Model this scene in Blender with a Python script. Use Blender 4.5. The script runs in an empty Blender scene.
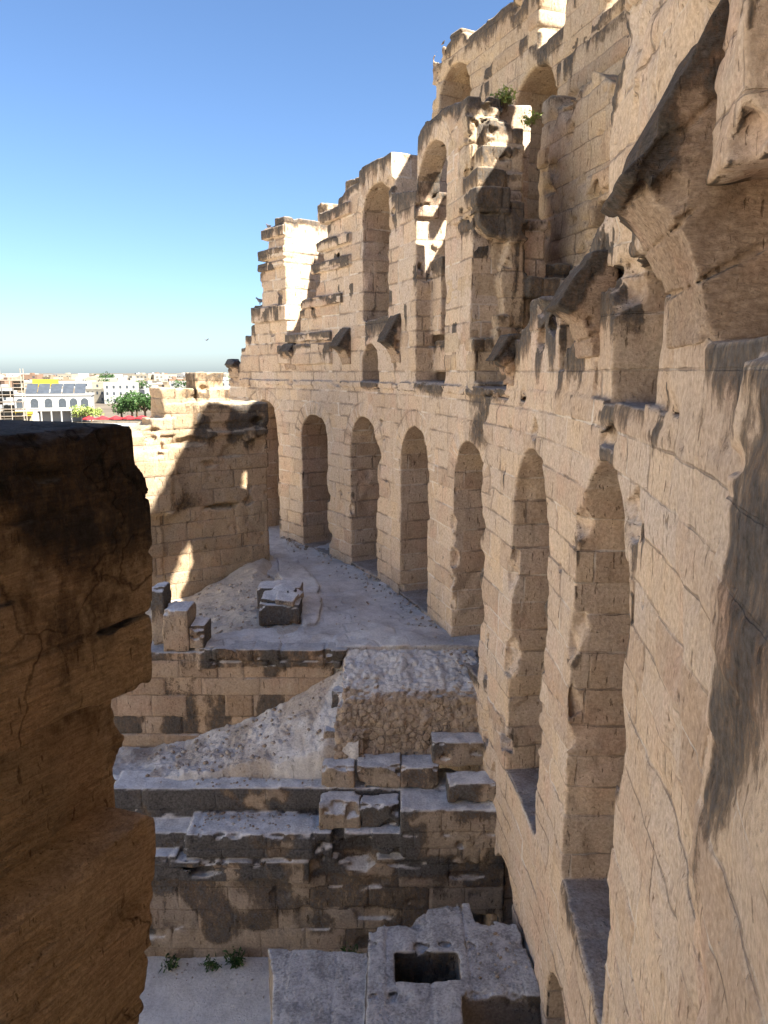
import bpy, math, random, time
import numpy as np
T0 = time.time()
RND = random.Random(7)
ZO = 16.0                      # camera height above the town's ground
CX, CY, R = -33.6, 12.75, 36.75   # plan circle of the arcade wall
scene = bpy.context.scene
COL = scene.collection

# ------------------------------------------------------------------ noise
_rs = np.random.RandomState(3)
_T = _rs.rand(64, 64, 64).astype(np.float32)
_H = _rs.rand(4096).astype(np.float32)

def vnoise(x, y, z):
    xi = np.floor(x).astype(np.int32); yi = np.floor(y).astype(np.int32); zi = np.floor(z).astype(np.int32)
    fx = (x - xi).astype(np.float32); fy = (y - yi).astype(np.float32); fz = (z - zi).astype(np.float32)
    fx = fx*fx*(3-2*fx); fy = fy*fy*(3-2*fy); fz = fz*fz*(3-2*fz)
    x0 = xi & 63; y0 = yi & 63; z0 = zi & 63
    x1 = (x0+1) & 63; y1 = (y0+1) & 63; z1 = (z0+1) & 63
    a = _T[x0, y0, z0]*(1-fx) + _T[x1, y0, z0]*fx
    b = _T[x0, y1, z0]*(1-fx) + _T[x1, y1, z0]*fx
    c = _T[x0, y0, z1]*(1-fx) + _T[x1, y0, z1]*fx
    d = _T[x0, y1, z1]*(1-fx) + _T[x1, y1, z1]*fx
    a = a*(1-fy) + b*fy; c = c*(1-fy) + d*fy
    return a*(1-fz) + c*fz            # 0..1

def fbm(x, y, z, s, n=3):
    v = 0; a = .5; t = 0
    for i in range(n):
        v = v + a*vnoise(x/s + 17*i, y/s + 31*i, z/s + 7*i); t += a
        a *= .5; s *= .48
    return v/t                        # 0..1

def worley(x, y, z, s):
    x = x/s; y = y/s; z = z/s
    xi = np.floor(x).astype(np.int32); yi = np.floor(y).astype(np.int32); zi = np.floor(z).astype(np.int32)
    f1 = np.full(x.shape, 9, np.float32); f2 = f1.copy()
    for a in (-1, 0, 1):
        for b in (-1, 0, 1):
            for c in (-1, 0, 1):
                p, q, r = (xi+a) & 63, (yi+b) & 63, (zi+c) & 63
                d = (xi+a+_T[p, q, r]-x)**2 + (yi+b+_T[q, r, p]-y)**2 + (zi+c+_T[r, p, q]-z)**2
                d = np.sqrt(d).astype(np.float32)
                f2 = np.where(d < f1, f1, np.minimum(f2, d)); f1 = np.minimum(f1, d)
    return f1, f2

def smooth(a, b, x):
    t = np.clip((x-a)/(b-a), 0, 1)
    return t*t*(3-2*t)

# ------------------------------------------------------------------ masonry courses
class Courses:
    """irregular ashlar: course heights, joint positions, a random number per block"""
    def __init__(s, seed, z0=-17, z1=16, h=.56, w=1.25):
        r = np.random.RandomState(seed)
        e = [z0]
        while e[-1] < z1: e.append(e[-1] + h*r.uniform(.72, 1.3))
        s.e = np.array(e, np.float32); n = len(e)
        s.w = (w*r.uniform(.75, 1.3, n+2)).astype(np.float32)
        s.o = (r.uniform(0, 5, n+2)).astype(np.float32)
        s.s = seed
    def at(s, u, z, signed=False):
        c = np.searchsorted(s.e, z)
        lo = s.e[np.clip(c-1, 0, len(s.e)-1)]; hi = s.e[np.clip(c, 0, len(s.e)-1)]
        dz = np.minimum(np.abs(z-lo), np.abs(hi-z))
        w = s.w[c]; t = (u + s.o[c])/w
        k = np.floor(t).astype(np.int32)
        h = lambda q: (_H[(q*131 + c*977 + s.s*53) & 4095]-.5)*.5
        t0 = k + h(k); t1 = k+1 + h(k+1)
        blk = np.where(t < t0, k-1, np.where(t > t1, k+1, k))
        du = np.minimum(np.abs(t-t0), np.abs(t-t1))*w
        rb = _H[(blk*389 + c*157 + s.s*11) & 4095]
        if signed:
            sz = np.where(z-lo < hi-z, z-lo, z-hi)
            a0, a1 = (t-t0)*w, (t-t1)*w
            su = np.where(np.abs(a0) < np.abs(a1), a0, a1)
            return sz.astype(np.float32), su.astype(np.float32), rb
        return dz, du, rb

# ------------------------------------------------------------------ solid modelling on a grid
def poly_sd(px, py, pts):
    n = len(pts); d = None; ins = np.zeros(np.broadcast(px, py).shape, bool)
    for i in range(n):
        ax, ay = pts[i]; bx, by = pts[(i+1) % n]
        ex, ey = bx-ax, by-ay
        L = ex*ex+ey*ey
        if L < 1e-12: continue
        wx = px-ax; wy = py-ay
        t = np.clip((wx*ex+wy*ey)/L, 0, 1)
        q = (wx-ex*t)**2 + (wy-ey*t)**2
        d = q if d is None else np.minimum(d, q)
        if ay != by:
            c = ((py >= min(ay, by)) & (py < max(ay, by)))
            xx = ax + (py-ay)*ex/ey
            ins ^= (c & (px < xx))
    d = np.sqrt(d)
    return np.where(ins, -d, d)

def arch_pts(u0, u1, z0, zc):
    r = (u1-u0)/2; m = (u0+u1)/2
    zs = zc - r
    p = [(u0, z0), (u1, z0)]
    for i in range(13):
        a = math.pi*i/12
        p.append((m + r*math.cos(a), zs + r*math.sin(a)))
    return p

PAD = .45
class Grid:
    def __init__(s, xs, ys, zs):
        s.ax = [np.asarray(a, np.float32) for a in (xs, ys, zs)]
        s.f = np.full([len(a) for a in s.ax], 1., np.float32)
    def rng(s, k, lo, hi):
        return slice(max(0, int(np.searchsorted(s.ax[k], lo))), int(np.searchsorted(s.ax[k], hi)))
    def poly(s, axis, pts, lo, hi, sub=False):
        k = 'xyz'.index(axis); i, j = [q for q in (0, 1, 2) if q != k]
        A = np.array(pts, np.float32)
        r = [None]*3
        r[k] = s.rng(k, lo-PAD, hi+PAD)
        r[i] = s.rng(i, A[:, 0].min()-PAD, A[:, 0].max()+PAD)
        r[j] = s.rng(j, A[:, 1].min()-PAD, A[:, 1].max()+PAD)
        if any(q.stop <= q.start for q in r): return s
        P = s.ax[i][r[i]][:, None]; Q = s.ax[j][r[j]][None, :]
        d2 = poly_sd(P, Q, [tuple(map(float, p)) for p in pts]).astype(np.float32)
        a = s.ax[k][r[k]]
        dk = np.maximum(lo-a, a-hi)
        sh = [1, 1, 1]; sh[k] = len(a)
        d = np.maximum(np.expand_dims(d2, k), dk.reshape(sh))
        v = s.f[r[0], r[1], r[2]]
        s.f[r[0], r[1], r[2]] = np.maximum(v, -d) if sub else np.minimum(v, d)
        return s
    def box(s, x0, x1, y0, y1, z0, z1, sub=False):
        return s.poly('z', [(x0, y0), (x1, y0), (x1, y1), (x0, y1)], z0, z1, sub)
    def ball(s, c, r, q=(1, 1, 1), sub=True, rough=.5):
        rr = [s.rng(k, c[k]-r*q[k]-.25, c[k]+r*q[k]+.25) for k in range(3)]
        if any(t.stop <= t.start for t in rr): return s
        X = s.ax[0][rr[0]][:, None, None]; Y = s.ax[1][rr[1]][None, :, None]; Z = s.ax[2][rr[2]][None, None, :]
        if sub and rough >= .4:                         # a broken-out chunk: random cleavage planes, not a scoop
            rr_ = np.random.RandomState(int(abs(c[0]*7919+c[1]*1237+c[2]*3571)*10) % 100000)
            N = rr_.normal(size=(9, 3)); N /= np.linalg.norm(N, axis=1, keepdims=True)
            d = None
            for nn in N:
                e = (((X-c[0])/q[0])*nn[0] + ((Y-c[1])/q[1])*nn[1] + ((Z-c[2])/q[2])*nn[2])*rr_.uniform(.95, 1.5)
                d = e if d is None else np.maximum(d, e)
            d = np.maximum(d, np.sqrt(((X-c[0])/q[0])**2 + ((Y-c[1])/q[1])**2 + ((Z-c[2])/q[2])**2)*.8)
            rough = .22
        else:
            d = np.sqrt(((X-c[0])/q[0])**2 + ((Y-c[1])/q[1])**2 + ((Z-c[2])/q[2])**2)
        if rough:
            X, Y, Z = np.broadcast_arrays(X, Y, Z)
            d = d + (fbm(X, Y, Z, max(.12, r*.7), 2)-.5)*2*r*rough
        d = (d - r).astype(np.float32)*min(q)
        v = s.f[rr[0], rr[1], rr[2]]
        s.f[rr[0], rr[1], rr[2]] = np.maximum(v, -d) if sub else np.minimum(v, d)
        return s
    def rough(s, xr, yr, zr, amp, sc):
        q = [s.rng(k, *v) for k, v in enumerate((xr, yr, zr))]
        v = s.f[q[0], q[1], q[2]]; m = np.abs(v) < .5
        i, j, k = np.nonzero(m)
        x, y, z = s.ax[0][q[0]][i], s.ax[1][q[1]][j], s.ax[2][q[2]][k]
        ed = np.minimum(np.minimum(x-xr[0], xr[1]-x), np.minimum(z-zr[0], zr[1]-z))
        n = fbm(x, y, z, sc, 3)
        v[m] += ((n-.42)*2*amp*smooth(0, .3, ed)).astype(np.float32)
        return s
    def weather(s, courses=None, inset=.035, groove=.035, gw=.05, e1=.05, e2=.03, e3=0., cob=0., cobs=.22, hor='x', band=.2, warp=.05, chisel=None):
        m = np.abs(s.f) < band
        i, j, k = np.nonzero(m)
        x = s.ax[0][i]; y = s.ax[1][j]; z = s.ax[2][k]
        d = np.zeros(len(i), np.float32)
        n1 = fbm(x, y, z, 1.1, 2)
        if e1: d += (n1-.5)*2*e1
        if e2: d += (fbm(x+40, y, z, .34, 2)-.5)*2*e2
        if chisel:                                  # tool marks and bedding: fine ribs along a slope
            a_, sl, wl = chisel
            t = z - sl*x + .05*(n1-.5)
            d += (fbm(x*.9, y*.9, t*6, wl*6, 3)-.5)*2*a_ + (fbm(x*2, y*2, t*16, .8, 2)-.5)*a_*1.3
        if e3:                                     # deep pits and broken faces, only here and there
            g = smooth(.52, .68, fbm(x+9, y+3, z, 2.2, 2))
            d += g*smooth(.45, .75, fbm(x, y+70, z, .55, 2))*e3
        if courses is not None:
            h = {'x': x, 'y': y, 'xy': x+y}[hor]
            dz, du, rb = courses.at(h + (n1-.5)*warp, z + (n1-.5)*warp*.6)
            g = np.maximum(0, 1-np.minimum(dz, du)/gw)
            d += groove*g + (rb-.35)*inset
        if cob:
            f1, f2 = worley(x, y, z, cobs)
            d += (f1-.45)*cob - cob*.3*smooth(0, .18, f2-f1)
        s.f[m] += d
        return s
    def up(s, closed_top=False):
        z = s.ax[2]; u = np.zeros(s.f.shape, np.float32)
        cur = np.full(s.f.shape[:2], 9. if closed_top else 0., np.float32)
        sol = s.f < 0
        for k in range(len(z)-1, -1, -1):
            dz = z[min(k+1, len(z)-1)]-z[k]
            cur = np.where(sol[:, :, k], cur+dz, 0)
            u[:, :, k] = cur
        return u

def surfnets(g):
    f = g.f; xs, ys, zs = g.ax
    s = f < 0
    n = np.zeros([d-1 for d in f.shape], np.int8)
    for a in (0, 1):
        for b in (0, 1):
            for c in (0, 1):
                n += s[a:a+n.shape[0], b:b+n.shape[1], c:c+n.shape[2]]
    act = (n > 0) & (n < 8); del n
    ci, cj, ck = np.nonzero(act)
    N = len(ci)
    P = np.zeros((N, 3), np.float64); W = np.zeros(N, np.float32)
    v = {}
    for a in (0, 1):
        for b in (0, 1):
            for c in (0, 1):
                v[a, b, c] = f[ci+a, cj+b, ck+c]
    for k in range(3):
        for a in (0, 1):
            for b in (0, 1):
                o0 = [a, b]; o0.insert(k, 0); o1 = [a, b]; o1.insert(k, 1)
                p, q = v[tuple(o0)], v[tuple(o1)]
                m = (p < 0) != (q < 0)
                t = np.where(m, p/np.where(m, p-q, 1), 0)
                for ax in range(3):
                    A = g.ax[ax]; base = (ci, cj, ck)[ax]
                    c0 = A[base+o0[ax]]; c1 = A[base+o1[ax]]
                    P[:, ax] += np.where(m, c0+(c1-c0)*t, 0)
                W += m
    P /= W[:, None]
    idx = np.full(act.shape, -1, np.int32); idx[ci, cj, ck] = np.arange(N)
    F = []
    for k in range(3):
        i, j = [q for q in (0, 1, 2) if q != k]
        sl0 = [slice(1, -1)]*3; sl1 = [slice(1, -1)]*3
        sl0[k] = slice(0, -1); sl1[k] = slice(1, None)
        A, B = s[tuple(sl0)], s[tuple(sl1)]
        e = np.nonzero(A != B)
        sg = A[e]
        base = [e[0].copy(), e[1].copy(), e[2].copy()]
        for q in range(3):
            if q != k: base[q] = base[q]+1
        def cell(di, dj):
            b = [x for x in base]
            b[i] = b[i]+di; b[j] = b[j]+dj
            return idx[b[0], b[1], b[2]]
        q0, q1, q2, q3 = cell(-1, -1), cell(0, -1), cell(0, 0), cell(-1, 0)
        flip = sg if k != 1 else ~sg
        quad = np.stack([q0, np.where(flip, q1, q3), q2, np.where(flip, q3, q1)], 1)
        F.append(quad)
    F = np.concatenate(F)
    F = F[(F >= 0).all(1)]
    return P, F

def mesh_np(name, V, F, attrs=None, smooth_shade=True):
    me = bpy.data.meshes.new(name)
    V = np.ascontiguousarray(V, np.float32); F = np.ascontiguousarray(F, np.int32)
    k = F.shape[1]
    me.vertices.add(len(V)); me.vertices.foreach_set('co', V.ravel())
    me.loops.add(F.size); me.loops.foreach_set('vertex_index', F.ravel())
    me.polygons.add(len(F)); me.polygons.foreach_set('loop_start', np.arange(0, F.size, k, dtype=np.int32))
    me.update(calc_edges=True)
    if smooth_shade:
        me.polygons.foreach_set('use_smooth', np.ones(len(F), bool))
    for n, a in (attrs or {}).items():
        t = me.attributes.new(n, 'FLOAT', 'POINT'); t.data.foreach_set('value', np.ascontiguousarray(a, np.float32))
    me.update()
    return me

def vnormals(V, F):
    a = V[F[:, 2]]-V[F[:, 0]]; b = V[F[:, 3]]-V[F[:, 1]]
    n = np.cross(a, b)
    N = np.zeros_like(V)
    for k in range(4):
        for q in range(3): N[:, q] += np.bincount(F[:, k], n[:, q], len(V))
    return N/np.maximum(np.linalg.norm(N, axis=1, keepdims=True), 1e-9)

def cylmap(P):
    ph = P[:, 0]/R; r = R-P[:, 1]     # local: u along the wall, w towards the arena, z
    r = R - P[:, 1]
    return np.stack([CX + r*np.cos(ph), CY + r*np.sin(ph), P[:, 2]], 1)
def cyl1(u, w, z):
    ph = u/R; return (CX + (R-w)*math.cos(ph), CY + (R-w)*math.sin(ph), z)
def framemap(ox, oy, dx, dy):
    l = math.hypot(dx, dy); dx /= l; dy /= l
    def f(P):
        return np.stack([ox + P[:, 0]*dx - P[:, 1]*dy, oy + P[:, 0]*dy + P[:, 1]*dx, P[:, 2]], 1)
    return f
ident = lambda P: P

def empty(name, loc=(0, 0, 0), rz=0):
    o = bpy.data.objects.new(name, None); COL.objects.link(o)
    o.location = loc; o.rotation_euler = (0, 0, rz); o.empty_display_size = .3
    return o
def tag(o, label, cat, group=None):
    o['label'] = label; o['category'] = cat
    if group: o['group'] = group
    return o
def structure(o, kind='structure'):
    o['kind'] = kind; return o

def link_mesh(name, me, mat, parent=None, base=None):
    """me is in world coordinates (z already offset); parent sits at its own location"""
    o = bpy.data.objects.new(name, me); COL.objects.link(o)
    if mat: me.materials.append(mat)
    if parent is not None:
        o.parent = parent
        l = parent.location
        me.transform(__import__('mathutils').Matrix.Translation((-l[0], -l[1], -l[2])))
        o.location = (0, 0, 0)
    elif base is not None:
        me.transform(__import__('mathutils').Matrix.Translation((-base[0], -base[1], -base[2])))
        o.location = base
    return o

def solid(name, g, mat, mapping=ident, courses=None, hor=None, parent=None, base=None, streak=1.0, lich=1.0, closed_top=False, drip=.9, extra=None, jw=None):
    P, F = surfnets(g)
    x, y, z = P[:, 0].astype(np.float32), P[:, 1].astype(np.float32), P[:, 2].astype(np.float32)
    V = mapping(P)
    N = vnormals(P, F)
    W = vnormals(V, F)
    if (mapping is not ident) and (np.sum(N[:, 2]*W[:, 2]) < 0):
        F = F[:, ::-1].copy()
    if N[:, 2].size and mapping is ident: pass
    # attributes
    up = g.up(closed_top)
    Q = P - N*np.array([.16, .16, .1])
    ii = [np.clip(np.searchsorted(g.ax[k], Q[:, k]), 0, len(g.ax[k])-1) for k in range(3)]
    dep = up[ii[0], ii[1], ii[2]]
    hcoord = np.where(np.abs(N[:, 0]) > np.abs(N[:, 1]), y, x).astype(np.float32)
    n1 = fbm(x, y, z, 1.1, 2)
    gate = smooth(.36, .62, fbm(x+5, y+9, z*.5, 1.7, 3))
    lines = fbm(hcoord*1.0, y*0+3., z*.12, .22, 2)
    L = drip*(.25+1.6*lines*gate)
    st = smooth(1, .15, dep/np.maximum(L, .05))*(.25+.75*gate)
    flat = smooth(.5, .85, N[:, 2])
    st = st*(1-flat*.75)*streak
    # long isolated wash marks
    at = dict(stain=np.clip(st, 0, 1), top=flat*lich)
    at['_dep'] = dep; at['_lines'] = lines
    if courses is not None:
        sz, su, rb = courses.at(hcoord + (n1-.5)*.03, z + (n1-.5)*.014, True)
        off = np.where(np.abs(N[:, 2]) > .75, .15, 0)
        at['jz'] = np.clip(sz, -.15, .15); at['ju'] = np.clip(su, -.15, .15)
        at['jza'] = np.maximum(np.abs(at['jz']), off); at['jua'] = np.maximum(np.abs(at['ju']), off)
        at['jw'] = np.full(len(P), .016) if jw is None else jw(V)
        at['blk'] = rb
    else:
        o_ = np.full(len(P), .15); at.update(jz=o_, ju=o_, jza=o_, jua=o_, jw=o_*.1); at['blk'] = fbm(x, y, z, .9, 1)
    if extra: extra(at, x, y, z, N)
    del at['_dep'], at['_lines']
    V = V.copy(); V[:, 2] += ZO
    me = mesh_np(name, V, F, at)
    return link_mesh(name, me, mat, parent, base)

def lin(a, b, d):
    return np.linspace(a, b, max(2, int(round((b-a)/d))+1))
def cat(*a):
    return np.unique(np.round(np.concatenate(a), 4))

# ------------------------------------------------------------------ materials
def newmat(name):
    m = bpy.data.materials.new(name); m.use_nodes = True
    nt = m.node_tree; nt.nodes.clear()
    o = nt.nodes.new('ShaderNodeOutputMaterial'); b = nt.nodes.new('ShaderNodeBsdfPrincipled')
    b.inputs['Specular IOR Level'].default_value = .25
    nt.links.new(b.outputs[0], o.inputs[0])
    return m, nt, b
class NT:
    def __init__(s, nt): s.nt = nt
    def n(s, t, **k):
        q = s.nt.nodes.new(t)
        for a, v in k.items(): setattr(q, a, v)
        return q
    def put(s, q, i, v):
        if hasattr(v, 'links') or isinstance(v, bpy.types.NodeSocket): s.nt.links.new(v, q.inputs[i])
        else: q.inputs[i].default_value = v
    def noise(s, vec, scale, detail=4, rough=.55, dist=0.):
        q = s.n('ShaderNodeTexNoise')
        s.put(q, 'Vector', vec); s.put(q, 'Scale', scale); s.put(q, 'Detail', detail); s.put(q, 'Roughness', rough); s.put(q, 'Distortion', dist)
        return q.outputs[0]
    def map(s, vec, sc=(1, 1, 1), loc=(0, 0, 0)):
        q = s.n('ShaderNodeMapping'); s.put(q, 0, vec); q.inputs['Scale'].default_value = sc; q.inputs['Location'].default_value = loc
        return q.outputs[0]
    def mr(s, v, a, b, c=0., d=1., sm=False):
        q = s.n('ShaderNodeMapRange', interpolation_type='SMOOTHSTEP' if sm else 'LINEAR')
        for i, w in enumerate((v, a, b, c, d)): s.put(q, i, w)
        return q.outputs[0]
    def math(s, op, a, b=0., clamp=False):
        q = s.n('ShaderNodeMath', operation=op, use_clamp=clamp); s.put(q, 0, a); s.put(q, 1, b); return q.outputs[0]
    def mix(s, fac, a, b, bt='MIX'):
        q = s.n('ShaderNodeMix', data_type='RGBA', blend_type=bt)
        s.put(q, 'Factor', fac)
        i6, i7 = [i for i in q.inputs if i.type == 'RGBA']
        for sk, v in ((i6, a), (i7, b)):
            if isinstance(v, bpy.types.NodeSocket): s.nt.links.new(v, sk)
            else: sk.default_value = (*v, 1)
        return [o for o in q.outputs if o.type == 'RGBA'][0]
    def attr(s, name):
        q = s.n('ShaderNodeAttribute', attribute_name=name); return q.outputs['Fac']
    def bump(s, h, strength, dist, nrm=None):
        q = s.n('ShaderNodeBump'); s.put(q, 'Height', h); s.put(q, 'Strength', strength); s.put(q, 'Distance', dist)
        if nrm is not None: s.put(q, 'Normal', nrm)
        return q.outputs[0]
    def pos(s):
        return s.n('ShaderNodeNewGeometry').outputs['Position']

def stone_mat(name, ca, cb, cc, dark=(.042, .038, .034), topc=(.33, .33, .33), topd=(.12, .12, .12), streaks=.5, bump=1., fine=1., jointc=(.20, .15, .11), jointf=.68, topamt=.9, patch=.25, grain=None, palej=0., crack=0., speck=.18):
    m, nt, b = newmat(name); q = NT(nt)
    P = q.pos()
    n_big = q.noise(P, .55, 3)
    n_mid = q.noise(P, 2.6, 5, .6)
    n_fin = q.noise(P, 17*fine, 6, .65)
    Pv = q.map(P, (1, 1, .1))
    n_str = q.noise(Pv, 5., 5, .6)
    n_st2 = q.noise(q.map(P, (1, 1, .16), (3, 8, 1)), 1.3, 4, .55)
    blk = q.attr('blk')
    c = q.mix(q.mr(q.math('ADD', q.math('MULTIPLY', blk, .7), q.math('MULTIPLY', n_mid, .5)), .3, .85), ca, cb)
    c = q.mix(q.mr(blk, .0, .3, .75, 0), c, q.mix(1., c, (.82, .77, .73), 'MULTIPLY'))
    c = q.mix(q.mr(blk, .5, .58, 0, .7), c, q.mix(1., c, (.93, .93, .97), 'MULTIPLY'))
    c = q.mix(q.mr(blk, .74, .78, 0, .8), c, q.mix(1., c, (1.07, 1.0, .88), 'MULTIPLY'))
    c = q.mix(q.mr(n_big, .45, .7, 0, .75), c, cc)
    c = q.mix(q.mr(n_fin, .32, .68, .0, 1.), q.mix(1., c, (.62, .59, .56), 'MULTIPLY'), c)
    n_vf = q.noise(P, 60*fine, 3, .6)
    c = q.mix(q.mr(n_vf, .3, .5, speck, 0.), c, q.mix(1., c, (.55, .52, .5), 'MULTIPLY'))
    hue = q.noise(q.map(P, (1, 1, .8), (11, 4, 7)), .9, 3, .6)
    c = q.mix(q.mr(hue, .52, .68, 0, .55), c, q.mix(1., c, (1.06, .93, .90), 'MULTIPLY'))
    c = q.mix(q.mr(hue, .46, .32, 0, .6), c, q.mix(1., c, (1.02, .97, .87), 'MULTIPLY'))
    scr = q.noise(q.map(P, (1, 1, .22), (2, 9, 5)), 15*fine, 3, .5)
    c = q.mix(q.mr(scr, .655, .69, 0, .75), c, q.mix(1., c, (.38, .34, .3), 'MULTIPLY'))
    wht = q.noise(q.map(P, (1, 1, .4), (6, 2, 9)), 3.2, 5, .65)
    c = q.mix(q.mr(wht, .58, .75, 0, .4), c, q.mix(.5, c, (.74, .66, .56)))
    # vertical weather streaks
    c = q.mix(q.mr(n_str, .58, .8, 0, streaks), c, q.mix(1., c, (.42, .4, .38), 'MULTIPLY'))
    c = q.mix(q.mr(n_str, .42, .25, 0, streaks*.5), c, q.mix(.5, c, (.62, .5, .38)))
    # joints
    jn = q.math('MULTIPLY', q.attr('jw'), q.mr(q.noise(P, 5., 4, .65), .3, .7, .35, 1.7))
    def jline(a, b_):
        l = q.mr(q.math('DIVIDE', q.math('ABSOLUTE', q.attr(a)), jn), .55, 1.25, 1, 0, True)
        return q.math('MULTIPLY', l, q.mr(q.attr(b_), .09, .13, 1, 0))
    j = q.math('MAXIMUM', jline('jz', 'jza'), jline('ju', 'jua'))
    j = q.math('MULTIPLY', j, q.mr(q.noise(P, 1.1, 3), .38, .58, .12, 1))
    pale = q.mr(q.noise(q.map(P, (1, 1, 1), (4, 4, 4)), .8, 2), .5, .58)
    c = q.mix(q.math('MULTIPLY', j, jointf), c, q.mix(q.math('MULTIPLY', pale, palej), jointc, (.74, .68, .58)))
    # lichen / soot: drips under every exposed top edge + loose patches
    s = q.attr('stain')
    sp = q.mr(q.math('ADD', q.math('MULTIPLY', n_st2, .65), q.math('MULTIPLY', n_fin, .35)), .54, .7, 0, patch, True)
    n_brk = q.noise(q.map(P, (1, 1, .6), (5, 1, 2)), 8, 7, .75)
    se = q.math('ADD', q.math('ADD', s, sp), q.math('ADD', q.math('MULTIPLY', q.math('SUBTRACT', n_brk, .5), 2.0), q.math('MULTIPLY', q.math('SUBTRACT', n_fin, .5), .9)))
    se = q.math('MULTIPLY', se, q.mr(q.math('ADD', s, sp), 0, .3))
    mid = q.mix(1., c, (.36, .33, .30), 'MULTIPLY')
    c = q.mix(q.mr(se, .15, .7, 0, .9, True), c, mid)
    c = q.mix(q.mr(se, .45, 1.15, 0, .92, True), c, q.mix(q.mr(n_fin, .35, .65), dark, tuple(min(1, 2.6*d) for d in dark)))
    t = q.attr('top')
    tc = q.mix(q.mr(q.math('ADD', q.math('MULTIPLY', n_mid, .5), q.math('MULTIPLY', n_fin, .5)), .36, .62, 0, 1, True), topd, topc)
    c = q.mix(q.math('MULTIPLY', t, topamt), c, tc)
    nt.links.new(c, b.inputs['Base Color'])
    b.inputs['Roughness'].default_value = .95
    b.inputs['Specular IOR Level'].default_value = .15
    vor = q.n('ShaderNodeTexVoronoi'); q.put(vor, 'Vector', q.map(P, (1, 1, 1.6))); q.put(vor, 'Scale', 9*fine)
    pits = q.mr(vor.outputs['Distance'], .0, .22, 0, 1)
    pitm = q.mr(n_mid, .5, .64)
    h = q.math('ADD', q.math('MULTIPLY', n_fin, .45), q.math('MULTIPLY', n_mid, .7))
    h = q.math('SUBTRACT', h, q.math('MULTIPLY', q.math('MULTIPLY', q.math('SUBTRACT', 1., pits), pitm), .7))
    h = q.math('SUBTRACT', h, q.math('MULTIPLY', j, q.mr(pale, 0, 1, .6, .15)))
    if crack:
        wv = q.n('ShaderNodeVectorMath', operation='ADD'); q.put(wv, 0, P); q.put(wv, 1, q.n('ShaderNodeTexNoise').outputs['Color'])
        nz = wv.inputs[1].links[0].from_node; q.put(nz, 'Vector', P); q.put(nz, 'Scale', 2.2); q.put(nz, 'Detail', 5.)
        vc = q.n('ShaderNodeTexVoronoi', feature='DISTANCE_TO_EDGE'); q.put(vc, 'Vector', wv.outputs[0]); q.put(vc, 'Scale', 1.5)
        ck = q.math('MULTIPLY', q.mr(vc.outputs['Distance'], 0, .025, crack, 0), q.mr(n_big, .45, .55))
        c = q.mix(ck, c, q.mix(1., c, (.25, .22, .2), 'MULTIPLY')); nt.links.new(c, b.inputs['Base Color'])
        h = q.math('SUBTRACT', h, q.math('MULTIPLY', ck, .8))
    if grain:          # sawn / wind-cut horizontal grain
        gn = q.noise(q.map(P, grain), 6, 6, .7, .6)
        h = q.math('ADD', h, q.math('MULTIPLY', gn, 1.1))
        c = q.mix(q.mr(gn, .35, .6, .65, 0), c, q.mix(1., c, (.5, .46, .42), 'MULTIPLY'))
        c = q.mix(q.mr(gn, .55, .75, 0, .4), c, q.mix(1., c, (1.35, 1.3, 1.2), 'MULTIPLY'))
        nt.links.new(c, b.inputs['Base Color'])
    h = q.math('SUBTRACT', h, q.math('MULTIPLY', q.mr(scr, .645, .69), .8))
    n1 = q.bump(h, .75*bump, .07/fine)
    n2 = q.bump(q.noise(P, 70*fine, 4, .7), .5*bump, .016/fine, n1)
    nt.links.new(n2, b.inputs['Normal'])
    return m

def plain_mat(name, col, rough=.8, var=.15, scale=3.):
    m, nt, b = newmat(name); q = NT(nt)
    n = q.noise(q.pos(), scale, 4)
    c = q.mix(q.mr(n, .3, .7), tuple(x*(1-var) for x in col), tuple(min(1, x*(1+var)) for x in col))
    nt.links.new(c, b.inputs['Base Color']); b.inputs['Roughness'].default_value = rough
    return m

M_WALL = stone_mat('arcade_sandstone', (.62, .49, .368), (.69, .575, .447), (.60, .465, .338), streaks=.5, topamt=.55, patch=.2, palej=.85)
M_UP = stone_mat('upper_sandstone', (.55, .43, .30), (.63, .515, .37), (.53, .40, .27), streaks=.6, topc=(.42, .36, .27), topd=(.2, .17, .12), patch=.35)
M_SPR = stone_mat('vault_stone', (.50, .375, .265), (.58, .45, .33), (.46, .335, .23), streaks=.4, patch=.45, topc=(.2, .2, .2), topd=(.06, .06, .06), grain=(1.6, 1.6, 4), fine=1.3)
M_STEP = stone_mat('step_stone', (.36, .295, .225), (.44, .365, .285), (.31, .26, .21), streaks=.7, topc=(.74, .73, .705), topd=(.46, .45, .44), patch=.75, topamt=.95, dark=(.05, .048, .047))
M_CROSS = stone_mat('cross_wall_stone', (.41, .32, .22), (.47, .37, .26), (.43, .33, .215), streaks=.25, topc=(.45, .38, .27), topd=(.2, .17, .13), patch=.18)
M_RET = stone_mat('retaining_stone', (.44, .335, .24), (.54, .43, .32), (.40, .30, .22), streaks=.3, topc=(.56, .55, .53), topd=(.36, .355, .345), patch=.55, jointf=.9)
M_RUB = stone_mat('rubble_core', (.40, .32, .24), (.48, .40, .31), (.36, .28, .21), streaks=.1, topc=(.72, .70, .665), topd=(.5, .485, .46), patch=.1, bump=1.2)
M_PIER = stone_mat('pier_stone', (.41, .29, .175), (.50, .37, .235), (.34, .235, .14), streaks=.35, dark=(.012, .011, .011), topc=(.10, .10, .105), topd=(.03, .03, .032), patch=.35, fine=2.4, bump=1.5, grain=(1, 1, 8), crack=.8, speck=.6)
M_FLOOR = stone_mat('terrace_paving', (.46, .44, .42), (.54, .53, .51), (.42, .40, .38), streaks=0, topc=(.75, .725, .675), topd=(.54, .52, .485), patch=.15, topamt=.85)
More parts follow.
